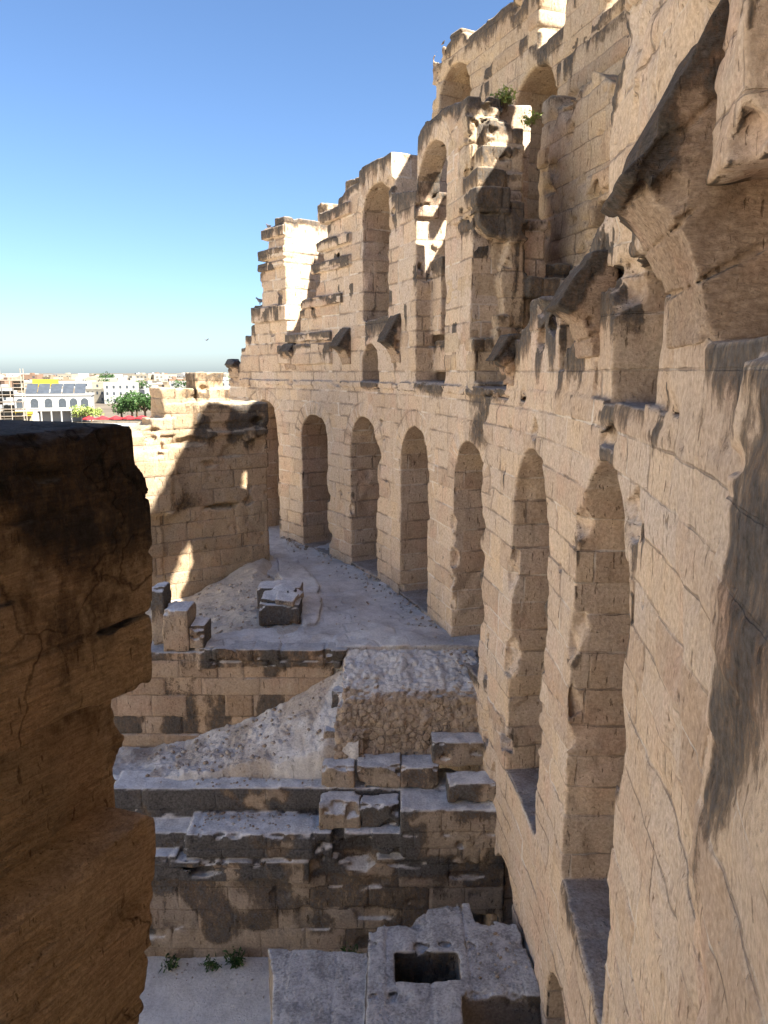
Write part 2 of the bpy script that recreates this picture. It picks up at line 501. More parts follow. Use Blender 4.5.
M_PLAT = stone_mat('platform_stone', (.30, .26, .21), (.36, .31, .25), (.26, .22, .18), streaks=.3, topc=(.60, .595, .58), topd=(.26, .256, .25), patch=.5, bump=1.3, dark=(.03, .03, .03))
print('mats', time.time()-T0)

# ------------------------------------------------------------------ THE ARCADE WALL
def dstep(u):
    d = math.hypot(*(lambda p: (p[0], p[1]))(cyl1(u, 0, 0)))
    return max(.034, d*.00185)
us = [-8.9]
while us[-1] < 30.0: us.append(us[-1]+dstep(us[-1]))
us = np.concatenate([np.arange(-44, -17, .3), np.arange(-17, -8.95, .12), us])
zs = cat(lin(-16.4, -12.9, .09), lin(-12.9, 3.4, .05), lin(3.4, 8.9, .065), lin(8.9, 15, .3))
ws = cat(lin(-2.9, -.55, .08), lin(-.55, .66, .045))
g = Grid(us, ws, zs)
# body up to the ledge
g.box(-43, 29.4, -2.6, 0, -16.3, -.55)
g.box(5.6, 29.4, -2.6, .07, -.62, -.36); g.box(-43, 5.7, -2.6, -.01, -.62, -.36)
# upper storey: towers with their stepped, broken ends
T1 = [(29.4, -.5), (29.3, .4), (28.5, .45), (28.5, 1.27), (27.9, 1.27), (27.9, 1.8), (27.45, 1.8), (27.45, 2.27), (26.95, 2.27), (26.95, 3.16), (26.3, 3.16), (26.3, 4.6), (25.9, 4.6), (25.9, 5.08), (26.2, 5.08), (26.2, 5.6), (25.5, 5.6), (25.5, 6.0), (25.85, 6.0), (25.85, 6.55), (24.9, 6.55), (24.9, 6.85), (24.1, 6.85), (24.1, 1.3), (23.0, 1.3), (23.0, -.5)]
g.poly('y', T1, -2.75, -.02)
for (a, b, z0, z1) in [(24.1, 26.35, 4.65, 5.05), (24.1, 26.3, 5.12, 5.6), (24.1, 25.95, 6.05, 6.5), (24.1, 27.1, 2.3, 3.1)]:
    g.box(a-.03, b+.04, -.5, .1, z0, z1-.05)
T2 = [(24.6, -.5), (24.5, 1.27), (23.9, 1.27), (23.9, 1.75), (23.0, 1.75), (23.0, 2.7), (22.3, 2.7), (22.3, 3.17), (21.4, 3.17), (21.4, 4.0), (21.1, 4.0), (21.1, 4.5), (20.8, 4.5), (20.8, 5.35), (20.4, 5.4), (20.4, 5.9), (20.1, 5.9), (20.1, 6.4), (19.2, 6.4), (19.2, 6.7), (18.6, 6.95), (17.65, 7.0), (17.6, 7.45), (14.85, 7.4), (14.8, 6.05), (12.95, 5.75), (12.7, 5.7), (12.65, -.5)]
g.poly('y', T2, -2.4, -.03)
for (a, b, z0, z1) in [(18.2, 21.6, 4.05, 4.5), (18.2, 21.15, 4.9, 5.35), (18.2, 20.75, 5.95, 6.4), (19, 22.5, 2.72, 3.12), (20, 24.1, 1.3, 1.7), (20, 24.8, .35, 1.2)]:
    g.box(a, b+.05, -.6, .12, z0, z1)
# pier and arch between the two tall openings, pier of the buttress
g.poly('y', [(12.65, -.5), (12.65, 7.3), (12.0, 7.5), (10.2, 7.45), (9.3, 7.25), (9.2, 4.1), (8.0, 4.0), (8.0, -.5)], -2.2, -.03)
# ruined low stretch over the second near arch
g.poly('y', [(5.3, -.5), (5.3, .3), (4.6, .75), (4.2, .7), (3.9, 1.35), (2.7, 1.5), (2.4, 1.2), (1.4, 1.3), (1.2, 1.75), (-.2, 1.8), (-1.2, 2.2), (-1.2, -.5)], -2.4, -.05)
# tall broken pier nearest the camera, running out of the top of the picture
g.poly('y', [(-1.15, -.5), (-1.05, 2.0), (-1.0, 3.4), (-1.35, 5.2), (-1.6, 15), (-43, 15), (-43, -.5)], -2.5, -.12)
g.box(-16.6, -8.15, -1, .10, -16.3, .1)            # weathered projecting strip at the frame's edge
g.box(-16.6, -5.3, -1, -.02, -.4, .3)
g.box(-7.6, -6.66, -1, .08, 1.4, 14.5)
g.box(-12.5, -6.64, -.95, 1, .24, 1.4, True); g.box(-12.5, -7.6, -.95, 1, .24, 15.5, True)   # the face has broken away here
# ---- openings of the main arcade (far to near)
LOW = [(25.2, 27.5, -8.1, -1.35), (20.65, 22.95, -7.95, -1.82), (16.05, 18.45, -7.85, -1.72), (11.35, 13.85, -7.9, -1.8), (6.6, 9.05, -8.3, -1.84), (1.3, 3.95, -9.5, -1.55), (-4.15, -.85, -8.87, -1.2)]
for u0, u1, z0, zc in LOW: g.poly('y', arch_pts(u0, u1, z0, zc), -3.2, 1, True)
# foot vaults
for u0, u1, z0, zc in [(2.85, 4.85, -16.5, -11.95), (-2.3, -.25, -16.5, -10.75)]: g.poly('y', arch_pts(u0, u1, z0, zc), -3.2, 1, True)
# upper openings
g.poly('y', arch_pts(15.0, 17.3, 1.95, 6.62), -3.2, 1, True)
g.poly('y', arch_pts(16.0, 17.4, -.32, 1.06), -3.2, 1, True)
g.poly('y', arch_pts(10.2, 12.6, -.3, 6.78), -3.2, 1, True)
g.poly('y', [(-4.4, -.42), (-1.95, -.42), (-1.95, 1.25), (-2.4, 1.42), (-3.2, 1.5), (-4.1, 1.15), (-4.4, .8)], -3.2, 1, True)
g.poly('y', [(-5.35, -.1), (-4.95, -.1), (-4.95, .85), (-5.3, .9)], -.9, 1, True)
g.poly('y', [(.75, .05), (1.15, .05), (1.2, 1.0), (.8, 1.0)], -.7, 1, True)
g.box(8.2, 10.0, -1.1, -.35, 0.25, 1.0, True)       # niche beside the buttress
g.box(10.12, 12.66, -3.2, -.85, -.3, 8, True)
# broken masonry left standing inside the tall opening
g.box(10.0, 12.7, -2.3, -1.5, 1.3, 1.9); g.box(11.9, 12.7, -1.9, -.6, 1.2, 3.6)
g.box(10.0, 12.7, -1.6, -.7, .0, 1.0)
# ---- erosion: bites out of arrises, holes, broken faces
r = random.Random(11)
for u0, u1, z0, zc in LOW:
    near = u0 < 10
    for k in range(11 if near else 8):
        uu = r.choice((u0, u1)) + r.uniform(-.06, .06); zz = r.uniform(z0, zc-1.0)
        rr = r.uniform(.08, .22 if near else .16)
        g.ball((uu, r.uniform(-.1, .1), zz), rr, (1, .8, r.uniform(.7, 1.8)))
for c, rr, q in [((-.78, .12, -4.3), .5, (.9, .7, 2.6)), ((-.78, .12, -6.1), .45, (.9, .7, 2.0)), ((-4.2, 0, -2.6), .4, (1, .8, 2)), ((-4.25, .05, -4.4), .35, (1, .8, 2.4)), ((-4.2, .0, -1.6), .5, (1.2, .8, 1)),
                 ((1.3, 0, -3.4), .4, (1, .8, 2.2)), ((1.25, 0, -5.4), .4, (1, .8, 2)), ((4.0, 0, -4.6), .4, (1, .8, 1.6)), ((4.1, 0, -6.6), .5, (1, .8, 1.4)), ((4.2, 0, -8.8), .5, (1, .9, 1.2)),
                 ((6.5, 0, -6.2), .5, (1, .8, 1.4)), ((6.6, 0, -4.0), .35, (1, .8, 1.5)), ((9.1, 0, -5.4), .45, (1, .8, 1.2)), ((5.9, .1, -9.2), .55, (1.2, .8, 2)), ((4.9, .1, -10.4), .5, (1, .8, 1.6)), ((2.6, 0, -1.2), .4, (1, .7, 1)), ((-2.6, 0, -.9), .5, (1.6, .7, .7))]:
    g.ball(c, rr*.6, q)
for k in range(60):                                    # putlog holes and pockets
    uu = r.uniform(-7.5, 20); zz = r.uniform(-9, -.8); rr = r.uniform(.05, .11)
    g.ball((uu, 0, zz), rr, (1, 1.3, r.uniform(.6, 1.2)), rough=.3)
for k in range(46):                                    # the ruined tall pier: lumps knocked off its face
    uu = r.uniform(-6.2, -1.0); zz = r.uniform(1.4, 6.5)
    g.ball((uu, r.uniform(.0, .2), zz), r.uniform(.25, .6), (1, .45, r.uniform(.7, 1.4)))
for k in range(16):
    g.ball((r.uniform(-4.6, -1.0), r.uniform(-.3, .1), r.uniform(1.15, 1.7)), r.uniform(.2, .4), (1, .8, .8))
for k in range(8):
    g.ball((r.choice((-7.6, -6.66)), r.uniform(-.1, .15), r.uniform(1.4, 5)), r.uniform(.1, .25), (1, .8, 1.2))
for k in range(40):                                    # ragged top of the low stretch and of the ledge
    g.ball((r.uniform(-1.2, 5.4), r.uniform(-.7, .1), r.uniform(.5, 2.0)), r.uniform(.15, .38), (1.2, 1, .8))
for k in range(60):
    g.ball((r.uniform(-9, 29), .1, r.uniform(-.62, -.3)), r.uniform(.07, .2), (1.6, .7, .8))
for k in range(70):                                    # broken coping of the upper storey
    uu = r.uniform(8, 29)
    g.ball((uu, r.uniform(-.5, .05), r.uniform(1, 7.4)), r.uniform(.08, .2), (1.3, .6, .8))
g.rough((-7.4, -1.0), (-1, .6), (1.25, 9), .16, .85)
g.rough((-9.6, -7.4), (-1.4, .6), (.3, 9), .08, .6)
g.rough((-9.6, -7.9), (-1, .6), (-8, .6), .05, .35)
C1 = Courses(5, h=.62, w=1.55)
g.weather(C1, inset=.035, groove=.022, gw=.036, e1=.035, e2=.022, e3=.07, warp=.02)
W0 = cyl1(5, 0, 0)
wall = empty('arcade_wall', (W0[0], W0[1], .4))
tag(wall, 'long curved sandstone arcade wall with two storeys of open arches along the right side', 'ruined wall')
def wall_extra(at, x, y, z, N):
    upz = smooth(-.9, -.4, z)
    us_ = smooth(1, .1, at['_dep']/(.25+1.5*at['_lines']*smooth(.3, .55, fbm(x+15, y, z*.3, 1.3, 3))))*(1-smooth(.6, .85, N[:, 2]))*smooth(.45, .75, np.abs(N[:, 1]))*(1-.75*smooth(-1.5, -3.5, x))
    at['stain'] = np.maximum(at['stain'], us_*upz*1.1)
    # grime that belongs to the stone: the black strip at the frame's edge, sooty heads of the fourth arch
    n = fbm(x, y, z, .5, 3)
    xx = x + (fbm(x, y, z*.3, .8, 2)-.5)*.35
    band = smooth(-8.22, -8.36, xx)*smooth(-10.6, -9.9, xx)*smooth(.5, .1, z)*smooth(-4.2, -3.2, z+(xx+8.2)*1.5)
    for u0, u1, z0, zc in LOW[:5] + [(15.0, 17.3, 1.95, 6.62), (10.2, 12.6, -.3, 6.78)]:
        rad = (u1-u0)/2; m_ = (u0+u1)/2; zs_ = zc-rad
        rho = np.hypot(x-m_, z-zs_); an = np.arctan2(z-zs_, x-m_); nv = 11
        inn = (z > zs_-.05) & (rho > rad-.1) & (rho < rad+.62) & (np.abs(N[:, 1]) > .6)
        t_ = an/math.pi*nv; fr_ = t_-np.round(t_)
        sg = fr_*math.pi/nv*rho; sr = rho-(rad+.55)
        for kk, vv in (('jz', sr), ('ju', sg)):
            at[kk] = np.where(inn, np.clip(vv, -.15, .15), at[kk]); at[kk+'a'] = np.where(inn, np.minimum(np.abs(vv), .15), at[kk+'a'])
        at['blk'] = np.where(inn, _H[(np.floor(t_+.5).astype(int)*37+int(m_*10)) & 4095], at['blk'])
    a = band*(.55+.5*smooth(.35, .6, n))
    b = smooth(1.3, .2, np.abs(x-7.0))*smooth(-2.3, -1.6, z)*smooth(-.3, -.7, z)*smooth(.3, .6, n)
    c = smooth(-5.2, -5.7, x)*smooth(-8.6, -7.6, x)*smooth(-1.2, -.2, z)*smooth(.5, .2, z)*smooth(.45, .75, fbm(x*1.6, y, z*.7, .6, 3))
    at['stain'] = np.clip(np.maximum(at['stain'], np.maximum(a*.95, np.maximum(b*.85, c*.45))), 0, 1)
solid('arcade', g, M_WALL, cylmap, C1, parent=wall, extra=wall_extra, drip=.6, jw=lambda V: .007+.0009*np.hypot(V[:, 0], V[:, 1]))
print('arcade', time.time()-T0); del g

# stepped buttress: the radial wall standing behind the arcade pier
us = lin(7.0, 10.4, .055); ws = lin(-4.3, .5, .055); zs = lin(-.8, 7.8, .055)
g = Grid(us, ws, zs)
g.box(8.0, 10.1, -1.5, -.05, -.75, 4.2)
g.box(8.75, 10.1, -1.1, -.04, 4, 7.0); g.box(8.8, 10.0, -.55, -.08, 6.9, 7.25); g.box(8.9, 10.0, -1.12, -.72, 6.9, 7.3); g.box(8.7, 9.6, -.8, -.5, 6.9, 7.1)
g.box(8.6, 10.0, -1.25, -.1, 4, 6.65)
g.box(8.35, 10.0, -1.6, -.5, 4, 6.42); g.box(8.4, 9.4, -1.3, -.6, 6.3, 6.55)
g.box(8.1, 9.9, -1.52, -.25, 4, 5.85)
g.box(7.85, 9.9, -.95, -.05, 4, 5.25); g.box(7.9, 9.5, -1.4, -.9, 4, 5.15)
g.box(7.5, 9.9, -.95, .06, 4.0, 4.72)                       # corbelled black block
g.box(7.6, 9.9, -1.38, -.9, 3.6, 4.4); g.box(7.55, 9.9, -1.5, -.9, 3.3, 3.95)
g.poly('x', [(-1.0, 4.1), (.02, 4.1), (-.1, 3.75), (-.35, 3.5), (-.8, 3.35), (-1.0, 3.4)], 7.6, 8.2)
g.poly('x', [(-1.5, 1.0), (-.95, .9), (-.85, 1.6), (-.75, 2.4), (-.95, 3.4), (-1.5, 3.7)], 7.7, 8.3)
g.box(7.55, 8.2, -1.05, -.65, .75, 1.5)
g.box(7.2, 8.2, -1.9, -.02, -.75, -.28); g.box(7.6, 8.3, -1.55, -.04, -.3, .85)
g.box(7.9, 9.6, -4.1, -1.4, -.75, 2.4); g.box(7.6, 9.6, -3.4, -1.5, 1.9, 2.5); g.box(8.1, 9.6, -3.0, -1.4, 2.4, 2.95)
r = random.Random(4)
for k in range(60):
    g.ball((r.uniform(7.4, 8.9), r.uniform(-1.7, .1), r.uniform(2.6, 7.5)), r.uniform(.06, .15), (1, 1.2, .8))
C2 = Courses(9, h=.62, w=1.0)
g.weather(C2, inset=.05, groove=.04, gw=.06, e1=.05, e2=.045, hor='y')
def butt_extra(at, x, y, z, N):
    n = fbm(x, y, z, .6, 3)
    k = smooth(3.2, 3.6, z)*smooth(5.0, 4.7, z)*smooth(8.0, 7.8, x)
    k2 = smooth(-1.0, -1.25, y)*smooth(.8, 1.4, z)*smooth(4, 3.5, z)*smooth(8.1, 7.9, x)*smooth(.35, .6, fbm(x, y*3, z*.3, .5, 2))
    k3 = smooth(-1.6, -1.75, y)*smooth(3.2, 2.9, z)*smooth(1.2, 1.6, z)
    at['stain'] = np.clip(np.maximum(at['stain'], np.maximum(np.maximum(k*(.75+.4*n), k2*.9), k3*(.6+.5*n))), 0, 1)
solid('stepped_buttress', g, M_UP, cylmap, C2, parent=wall, extra=butt_extra, drip=.7)

# springers of the fallen annular vault
def springer(u0, u1, w1, zt, ztop, zb, d=.04, seed=0, wt=.05, deep=False):
    bk = -1.0 if deep else -.35
    ws = lin(-1.15 if deep else -.5, w1+.3, d); zs = lin(zb-.3, ztop+.4, d); us = lin(u0-.25, u1+.25, d)
    g = Grid(us, ws, zs)
    pts = [(bk, zb), (.02, zb)]
    for i in range(1, 7):
        t = i/6; pts.append((w1*(1-math.cos(t*1.25))/(1-math.cos(1.25)), zb + (zt-zb)*math.sin(t*1.25)/math.sin(1.25)))
    pts += [(wt, ztop), (bk, ztop+.35*deep)]
    g.poly('x', pts, u0, u1)
    r = random.Random(seed)
    for k in range(10):
        g.ball((r.choice((u0, u1)), r.uniform(0, w1), r.uniform(zb, ztop)), r.uniform(.06, .14))
    for k in range(1, 4):                               # radial joints between voussoirs
        t = k/3.4
        w_ = w1*(1-math.cos(t*1.25))/(1-math.cos(1.25)); z_ = zb + (zt-zb)*math.sin(t*1.25)/math.sin(1.25)
        ang = math.radians(18+34*t)
        g.poly('x', [(w_+.05, z_-.05), (w_-1.4*math.cos(ang), z_+1.4*math.sin(ang)-.025), (w_-1.4*math.cos(ang), z_+1.4*math.sin(ang)+.02), (w_+.05, z_-.01)], u0-.1, u0+.035, True)
        g.poly('x', [(w_+.06, z_-.06), (w_-.05, z_), (w_-.05, z_+.03), (w_+.06, z_-.02)], u0-.1, u1+.1, True)
    g.weather(None, e1=.035, e2=.03, e3=.08)
    def ex(at, x, y, z, N):
        # black crust along the broken end of the arch and down its underside
        n = fbm(x, y, z, .4, 3)
        t = (z-zt)*w1 + (y-w1)*(ztop-zt)
        dist = -((y-w1)*(ztop-zt) + (z-zt)*(w1-wt))/math.hypot(ztop-zt, w1-wt)
        k = smooth(.5, .05, dist + (n-.5)*.9)*1.2
        k2 = smooth(-.25, -.6, N[:, 2]+.25*0)*smooth(.3, .55, fbm(x*2.5, y*.4, z*.4, .5, 2))*.0
        at['stain'] = np.clip(np.maximum(at['stain']*.6, np.maximum(k, k2)), 0, 1)
    return solid('vault_springer', g, M_SPR, cylmap, parent=wall, extra=ex, drip=.3)
springer(-6.75, -5.3, .72, 1.5, 2.75, .22, .026, 1, deep=True)
springer(-1.25, -.1, .55, .98, 1.75, .2, .035, 2)
springer(4.5, 5.3, .42, .25, .85, -.35, .04, 3)
springer(13.9, 14.7, .6, 1.05, 1.95, .3, .045, 4)
springer(18.4, 19.2, .55, 1.0, 1.75, .3, .05, 5)
springer(23.3, 24.4, .4, .9, 1.3, .1, .06, 6)
springer(28.5, 29.4, .35, .35, .65, -.3, .06, 7)

# floor slab behind the upper storey, added to keep sun out of the gallery
g = Grid(lin(-44, 29.6, .3), lin(-4.4, -2.2, .15), lin(-1.6, -.1, .1))
g.box(-43, 29.2, -4.2, -2.45, -1.3, -.48); g.weather(None, e1=.04, e2=0)
solid('gallery_sun_slab', g, M_UP, cylmap, parent=wall)
print('upper', time.time()-T0)

# the high outer wall behind
us = cat(lin(-44, -17.5, .6), lin(-17.5, 1, .3), lin(1, 19.2, .075), lin(19.2, 30, .25)); ws = lin(-6.4, -3.8, .13); zs = cat(lin(-16.4, 1.0, .35), lin(1., 13.2, .07), lin(13.2, 18, .2))
g = Grid(us, ws, zs)
g.box(-43, 29.2, -6.1, -4.0, -16.2, -.3)
g.poly('y', [(18.85, 7), (18.85, 12.4), (18.2, 12.75), (17.0, 12.75), (16.6, 12.3), (13.9, 12.25), (13.9, 13.2), (12.4, 13.4), (10.5, 13.4), (10.3, 13.6), (8.6, 13.9), (7.2, 14.2), (6.6, 15.6), (5.6, 17.0), (4.4, 16.6), (3, 16.2), (1.7, 15.6), (-1, 15.2), (-4, 15.5), (-43, 16), (-43, 7)], -5.1, -4.0); g.box(-43, 18.85, -6.1, -4.0, -.6, 7.3)
g.box(10.6, 18.8, -6.1, -5.0, 7, 12.1)
for u0, u1, z0, zc in [(16.45, 18.3, 8.9, 11.6), (11.3, 13.6, 1.0, 9.65)]:      # deep blind arches
    g.poly('y', arch_pts(u0, u1, z0, zc), -5.5, -3, True)
for u0, u1, z0, zc in [(10.9, 12.3, 10.2, 14.2), (5.6, 8.8, 9.7, 13.4), (1.9, 5.2, 10.6, 13.9)]:
    g.poly('y', arch_pts(u0, u1, z0, zc), -7, -3, True)
g.box(8.2, 9.0, -4.2, -3.75, 10.2, 10.8)
r = random.Random(8)
for k in range(60): g.ball((r.uniform(5, 18.8), -4.0, r.uniform(2, 12.4)), r.uniform(.08, .25), (1.3, .8, .8))
for k in range(24): g.ball((r.uniform(13.8, 18.9), r.uniform(-5.5, -4), r.uniform(12.2, 12.9)), r.uniform(.15, .3), (1.3, 1, .8))
C3 = Courses(15, h=.62, w=1.4)
g.weather(C3, inset=.05, groove=.05, gw=.06, e1=.05, e2=.03, e3=.1)
p = cyl1(10, -5, 0)
ow = solid('outer_wall', g, M_UP, cylmap, C3, base=(p[0], p[1], .4), drip=.9)
tag(ow, 'high outer wall with small arched windows rising behind the arcade against the blue sky', 'outer wall')

# stretch of inner wall standing between arcade and outer wall
us = lin(4.5, 10.8, .07); ws = lin(-4.1, -2.7, .07); zs = lin(-.8, 8.6, .07)
g = Grid(us, ws, zs)
g.poly('y', [(10.3, -.6), (10.3, 7.8), (9.7, 7.8), (9.3, 7.3), (8.3, 7.25), (8.2, 7.6), (7.6, 7.7), (6.6, 7.0), (5.6, 6.2), (5.2, 4.5), (5, -.6)], -3.8, -3.0)
g.poly('y', [(6.4, 3.0), (7.2, 3.0), (7.2, 4.3), (6.4, 4.2)], -4.5, -2, True)
g.box(5.6, 7.4, -3.2, -2.85, 4.4, 5.0)
r = random.Random(18)
for k in range(60): g.ball((r.uniform(5, 10.3), -3, r.uniform(.5, 8)), r.uniform(.07, .25), (1.2, .7, 1))
g.weather(Courses(21, h=.62, w=1.2), inset=.06, groove=.045, gw=.06, e1=.05, e2=.04, e3=.14)
p = cyl1(8, -3.4, 0)
iw = solid('inner_wall', g, M_UP, cylmap, Courses(21, h=.62, w=1.2), streak=.5, drip=.5, base=(p[0], p[1], ZO-.6))
tag(iw, 'ashlar wall fragment with ragged top between the stepped buttress and the tall near pier', 'wall fragment')
# broken turret blocks behind the far stepped tower
us = lin(21.4, 26.3, .08); ws = lin(-4.4, -2.7, .08); zs = lin(-.8, 9.2, .08)
g = Grid(us, ws, zs)
g.poly('y', [(26, -.6), (25.8, 8.0), (25.0, 8.0), (24.9, 7.6), (24.3, 7.6), (24.2, 8.0), (23.7, 8.05), (23.6, 8.6), (22.0, 8.5), (22, -.6)], -4.0, -2.95)
g.weather(Courses(23, h=.6, w=1.1), inset=.06, groove=.04, gw=.06, e1=.05, e2=.03)
p = cyl1(24, -3.4, 0)
tw = solid('turret', g, M_UP, cylmap, Courses(23, h=.6, w=1.1), base=(p[0], p[1], ZO-.6))
tag(tw, 'broken turret with notched top peeping over the far stepped tower', 'turret')
print('outer', time.time()-T0)

# ------------------------------------------------------------------ FOREGROUND PIER (left)
PM = framemap(-1.12, 3.6, .438, .899)      # x along the face (away from us), y to the left
d = .017
# local y: positive = left of the travel direction, so the visible face is y=0 and stone is y>0
def pier_part(name, build, seed, x0=-2.6, **k):
    g = build()
    return solid(name, g, M_PIER, PM, parent=pier, **k)
pier = empty('stone_pier', (-1.12, 3.6, ZO-15.6)); tag(pier, 'dark stained stone pier close to the camera on the left edge', 'pier')
def b_up():
    g = Grid(cat(lin(-2.0, -1.4, .05), lin(-1.4, .2, d)), cat(lin(-.1, .35, d), lin(.35, 1.35, .05)), lin(-1.75, -.08, d))
    g.poly('y', [(-1.7, -1.52), (-.1, -1.52), (-.07, -1.3), (-.03, -.9), (-.02, -.62), (-.05, -.5), (-.12, -.42), (-.125, -.24), (-1.7, -.22)], 0, 1.15)
    r = random.Random(3)
    for k in range(60): g.ball((r.uniform(-1.4, .0), r.uniform(-.02, .03), r.choice((-.24, -1.52, r.uniform(-1.5, -.3)))), r.uniform(.015, .05), (2, .7, .7))
    for k in range(12): g.ball((r.uniform(-.03, .03), r.uniform(0, .4), r.uniform(-1.5, -.25)), r.uniform(.02, .045), (.7, 1, 1))
    g.ball((-.04, 0, -.86), .018, (1, 12, 1.2), rough=0)
    g.weather(Courses(31, h=.63, w=9), inset=.0, groove=.02, gw=.02, e1=.012, e2=.012, band=.12, warp=.06, chisel=(.006, .12, .16))
    return g
def ex_pier(at, x, y, z, N):
    n = fbm(x, y, z, .5, 3)
    k = smooth(-1.15, -.55, z + (n-.5)*.5 - .25*smooth(.0, -.9, x))
    sp = smooth(.55, .15, np.hypot((x+.55)*1.1, (z+.95)*.75) + (n-.5)*.35)
    at['stain'] = np.clip(np.maximum(k*1.3, sp*.6), 0, 1)
pier_part('upper_block', b_up, 0, courses=Courses(31, h=.63, w=9), extra=ex_pier)
def b_mid():
    g = Grid(cat(lin(-2.0, -1.4, .05), lin(-1.4, .2, d)), cat(lin(.0, .45, d), lin(.45, 1.35, .05)), lin(-2.5, -1.4, d))
    g.poly('y', [(-1.7, -2.35), (-.12, -2.35), (-.11, -2.05), (-.04, -1.9), (-.09, -1.7), (-.06, -1.5), (-1.7, -1.5)], .25, 1.1)
    r = random.Random(5)
    for k in range(50): g.ball((r.uniform(-1.6, -.02), r.uniform(.15, .24), r.uniform(-2.2, -1.5)), r.uniform(.03, .09), (1.4, .6, .7))
    g.weather(None, e1=.03, e2=.03, e3=.06, band=.2, chisel=(.008, .5, .22)); return g
def ex_mid(at, x, y, z, N): at['stain'] *= .4
pier_part('recessed_block', b_mid, 0, extra=ex_mid)
def b_low():
    g = Grid(cat(lin(-2.0, -1.4, .05), lin(-1.4, .2, d)), cat(lin(-.15, .35, d), lin(.35, 1.35, .05)), lin(-4.6, -2.0, d*1.2))
    g.poly('y', [(-1.7, -4.5), (-.42, -4.5), (-.36, -3.7), (-.34, -3.3), (-.28, -3.0), (-.23, -2.6), (-.19, -2.22), (-.24, -2.18), (-1.7, -2.27)], -.04, 1.15)
    r = random.Random(6)
    for k in range(70): g.ball((r.uniform(-1.4, .02), r.uniform(-.08, -.03), r.uniform(-4.2, -2.25)), r.uniform(.03, .09), (2.2, .6, .6))
    for k in range(24): g.ball((r.uniform(-1.4, .02), -.06, -2.24), r.uniform(.02, .06), (2, .8, .8))
    for k in range(10): g.ball((r.uniform(-.25, -.12), r.uniform(-.1, .4), r.uniform(-4.4, -2.3)), r.uniform(.03, .07), (.7, 1, 1.2))
    g.weather(None, e1=.03, e2=.025, e3=.06, band=.16, chisel=(.010, .55, .2)); return g
def ex_low(at, x, y, z, N): at['stain'] *= .2; at['top'] *= 0
pier_part('lower_block', b_low, 0, extra=ex_low)
# rough ledge under the pier
g = Grid(lin(-1.9, .0, .03), lin(-.55, .3, .03), lin(-4.0, -2.9, .03))
g.poly('x', [(.2, -3.95), (-.3, -3.95), (-.26, -3.2), (-.05, -3.12), (.2, -3.1)], -1.65, -.9)
g.weather(None, e1=.08, e2=.06, band=.2)
solid('foot_ledge', g, M_PIER, PM, parent=pier)
g = Grid(lin(-2.0, 0, .06), lin(-.3, 1.4, .06), lin(-15.9, -4.2, .08))
g.box(-1.65, -.48, .0, 1.15, -15.7, -4.4); g.box(-1.75, -.4, -.1, 1.25, -15.7, -12)
g.weather(Courses(33, h=.63, w=1.0), inset=.05, groove=.03, gw=.05, e1=.04, e2=.03)
solid('pier_base', g, M_PIER, PM, Courses(33, h=.63, w=1.0), parent=pier)
print('pier', time.time()-T0)

# ------------------------------------------------------------------ CROSS WALL (far left)
CM = framemap(-4.8, 31.0, .845, .535)       # x=0 right edge, negative to the left; +y away
g = Grid(lin(-6.4, .4, .06), lin(-1.6, 2.3, .07), lin(-10.6, .4, .06))
g.poly('y', [(0, -10.5), (-.05, -5), (.02, -1.2), (-3.3, -1.15), (-3.35, -1.2), (-4.2, -1.25), (-4.25, -1.8), (-5.6, -2.3), (-5.7, -10.5)], 0, 2.0)
g.box(-4.25, -2.95, .1, 1.8, -1.3, -.62); g.box(-2.9, -1.5, .15, 1.8, -1.3, -.62); g.box(-2.9, -1.7, .3, 1.6, -.7, -.02)
g.box(-6.2, -4.5, -.25, 1.6, -3.0, -2.35); g.box(-4.75, -3.9, -.12, 1.5, -2.4, -1.75)
g.box(-6.3, -4.2, -.5, 1.6, -5.4, -2.9); g.box(-6.3, -4.6, -.1, 1.6, -10.5, -5.0)
g.poly('y', [(-4.2, -5.5), (-3.7, -5.0), (-4.1, -3.0), (-4.4, -2.5), (-5, -5.5)], -.3, .5)
# black corbel course and the pockets
g.box(-3.1, .02, -.09, .5, -2.0, -1.25); g.box(-2.6, -.02, -.16, .5, -2.55, -2.3); g.box(-1.1, -.6, -.28, .4, -2.75, -2.25)
for (x, z, rr, q) in [(-2.1, -5.35, .3, (2.2, 1, .45)), (-1.0, -5.3, .22, (1, 1, .8)), (-.9, -4.7, .12, (1, 1, 1)), (-2.6, -3.6, .2, (2, .6, .7)), (-1.5, -6.4, .08, (1, 1, 1)), (-3.2, -2.7, .4, (2, .5, .5)), (-1.5, -3.2, .3, (1.5, .4, .8)), (-5.2, -4.4, .3, (1, .6, 2)), (-5, -3.2, .35, (1.4, .6, .7)), (-.3, -2.9, .3, (1, .4, .8))]:
    g.ball((x, 0, z), rr, q)
r = random.Random(12)
for k in range(30): g.ball((r.uniform(-4, 0), 0, r.uniform(-7, -2.8)), r.uniform(.04, .08), (1, 1, .8), rough=.2)
for k in range(50): g.ball((r.uniform(-6.2, 0), r.uniform(-.5, .4), r.uniform(-3.2, .0)), r.uniform(.08, .22), (1.2, .8, .8))
C4 = Courses(41, h=.62, w=1.5)
g.weather(C4, inset=.045, groove=.03, gw=.06, e1=.05, e2=.035, e3=.06)
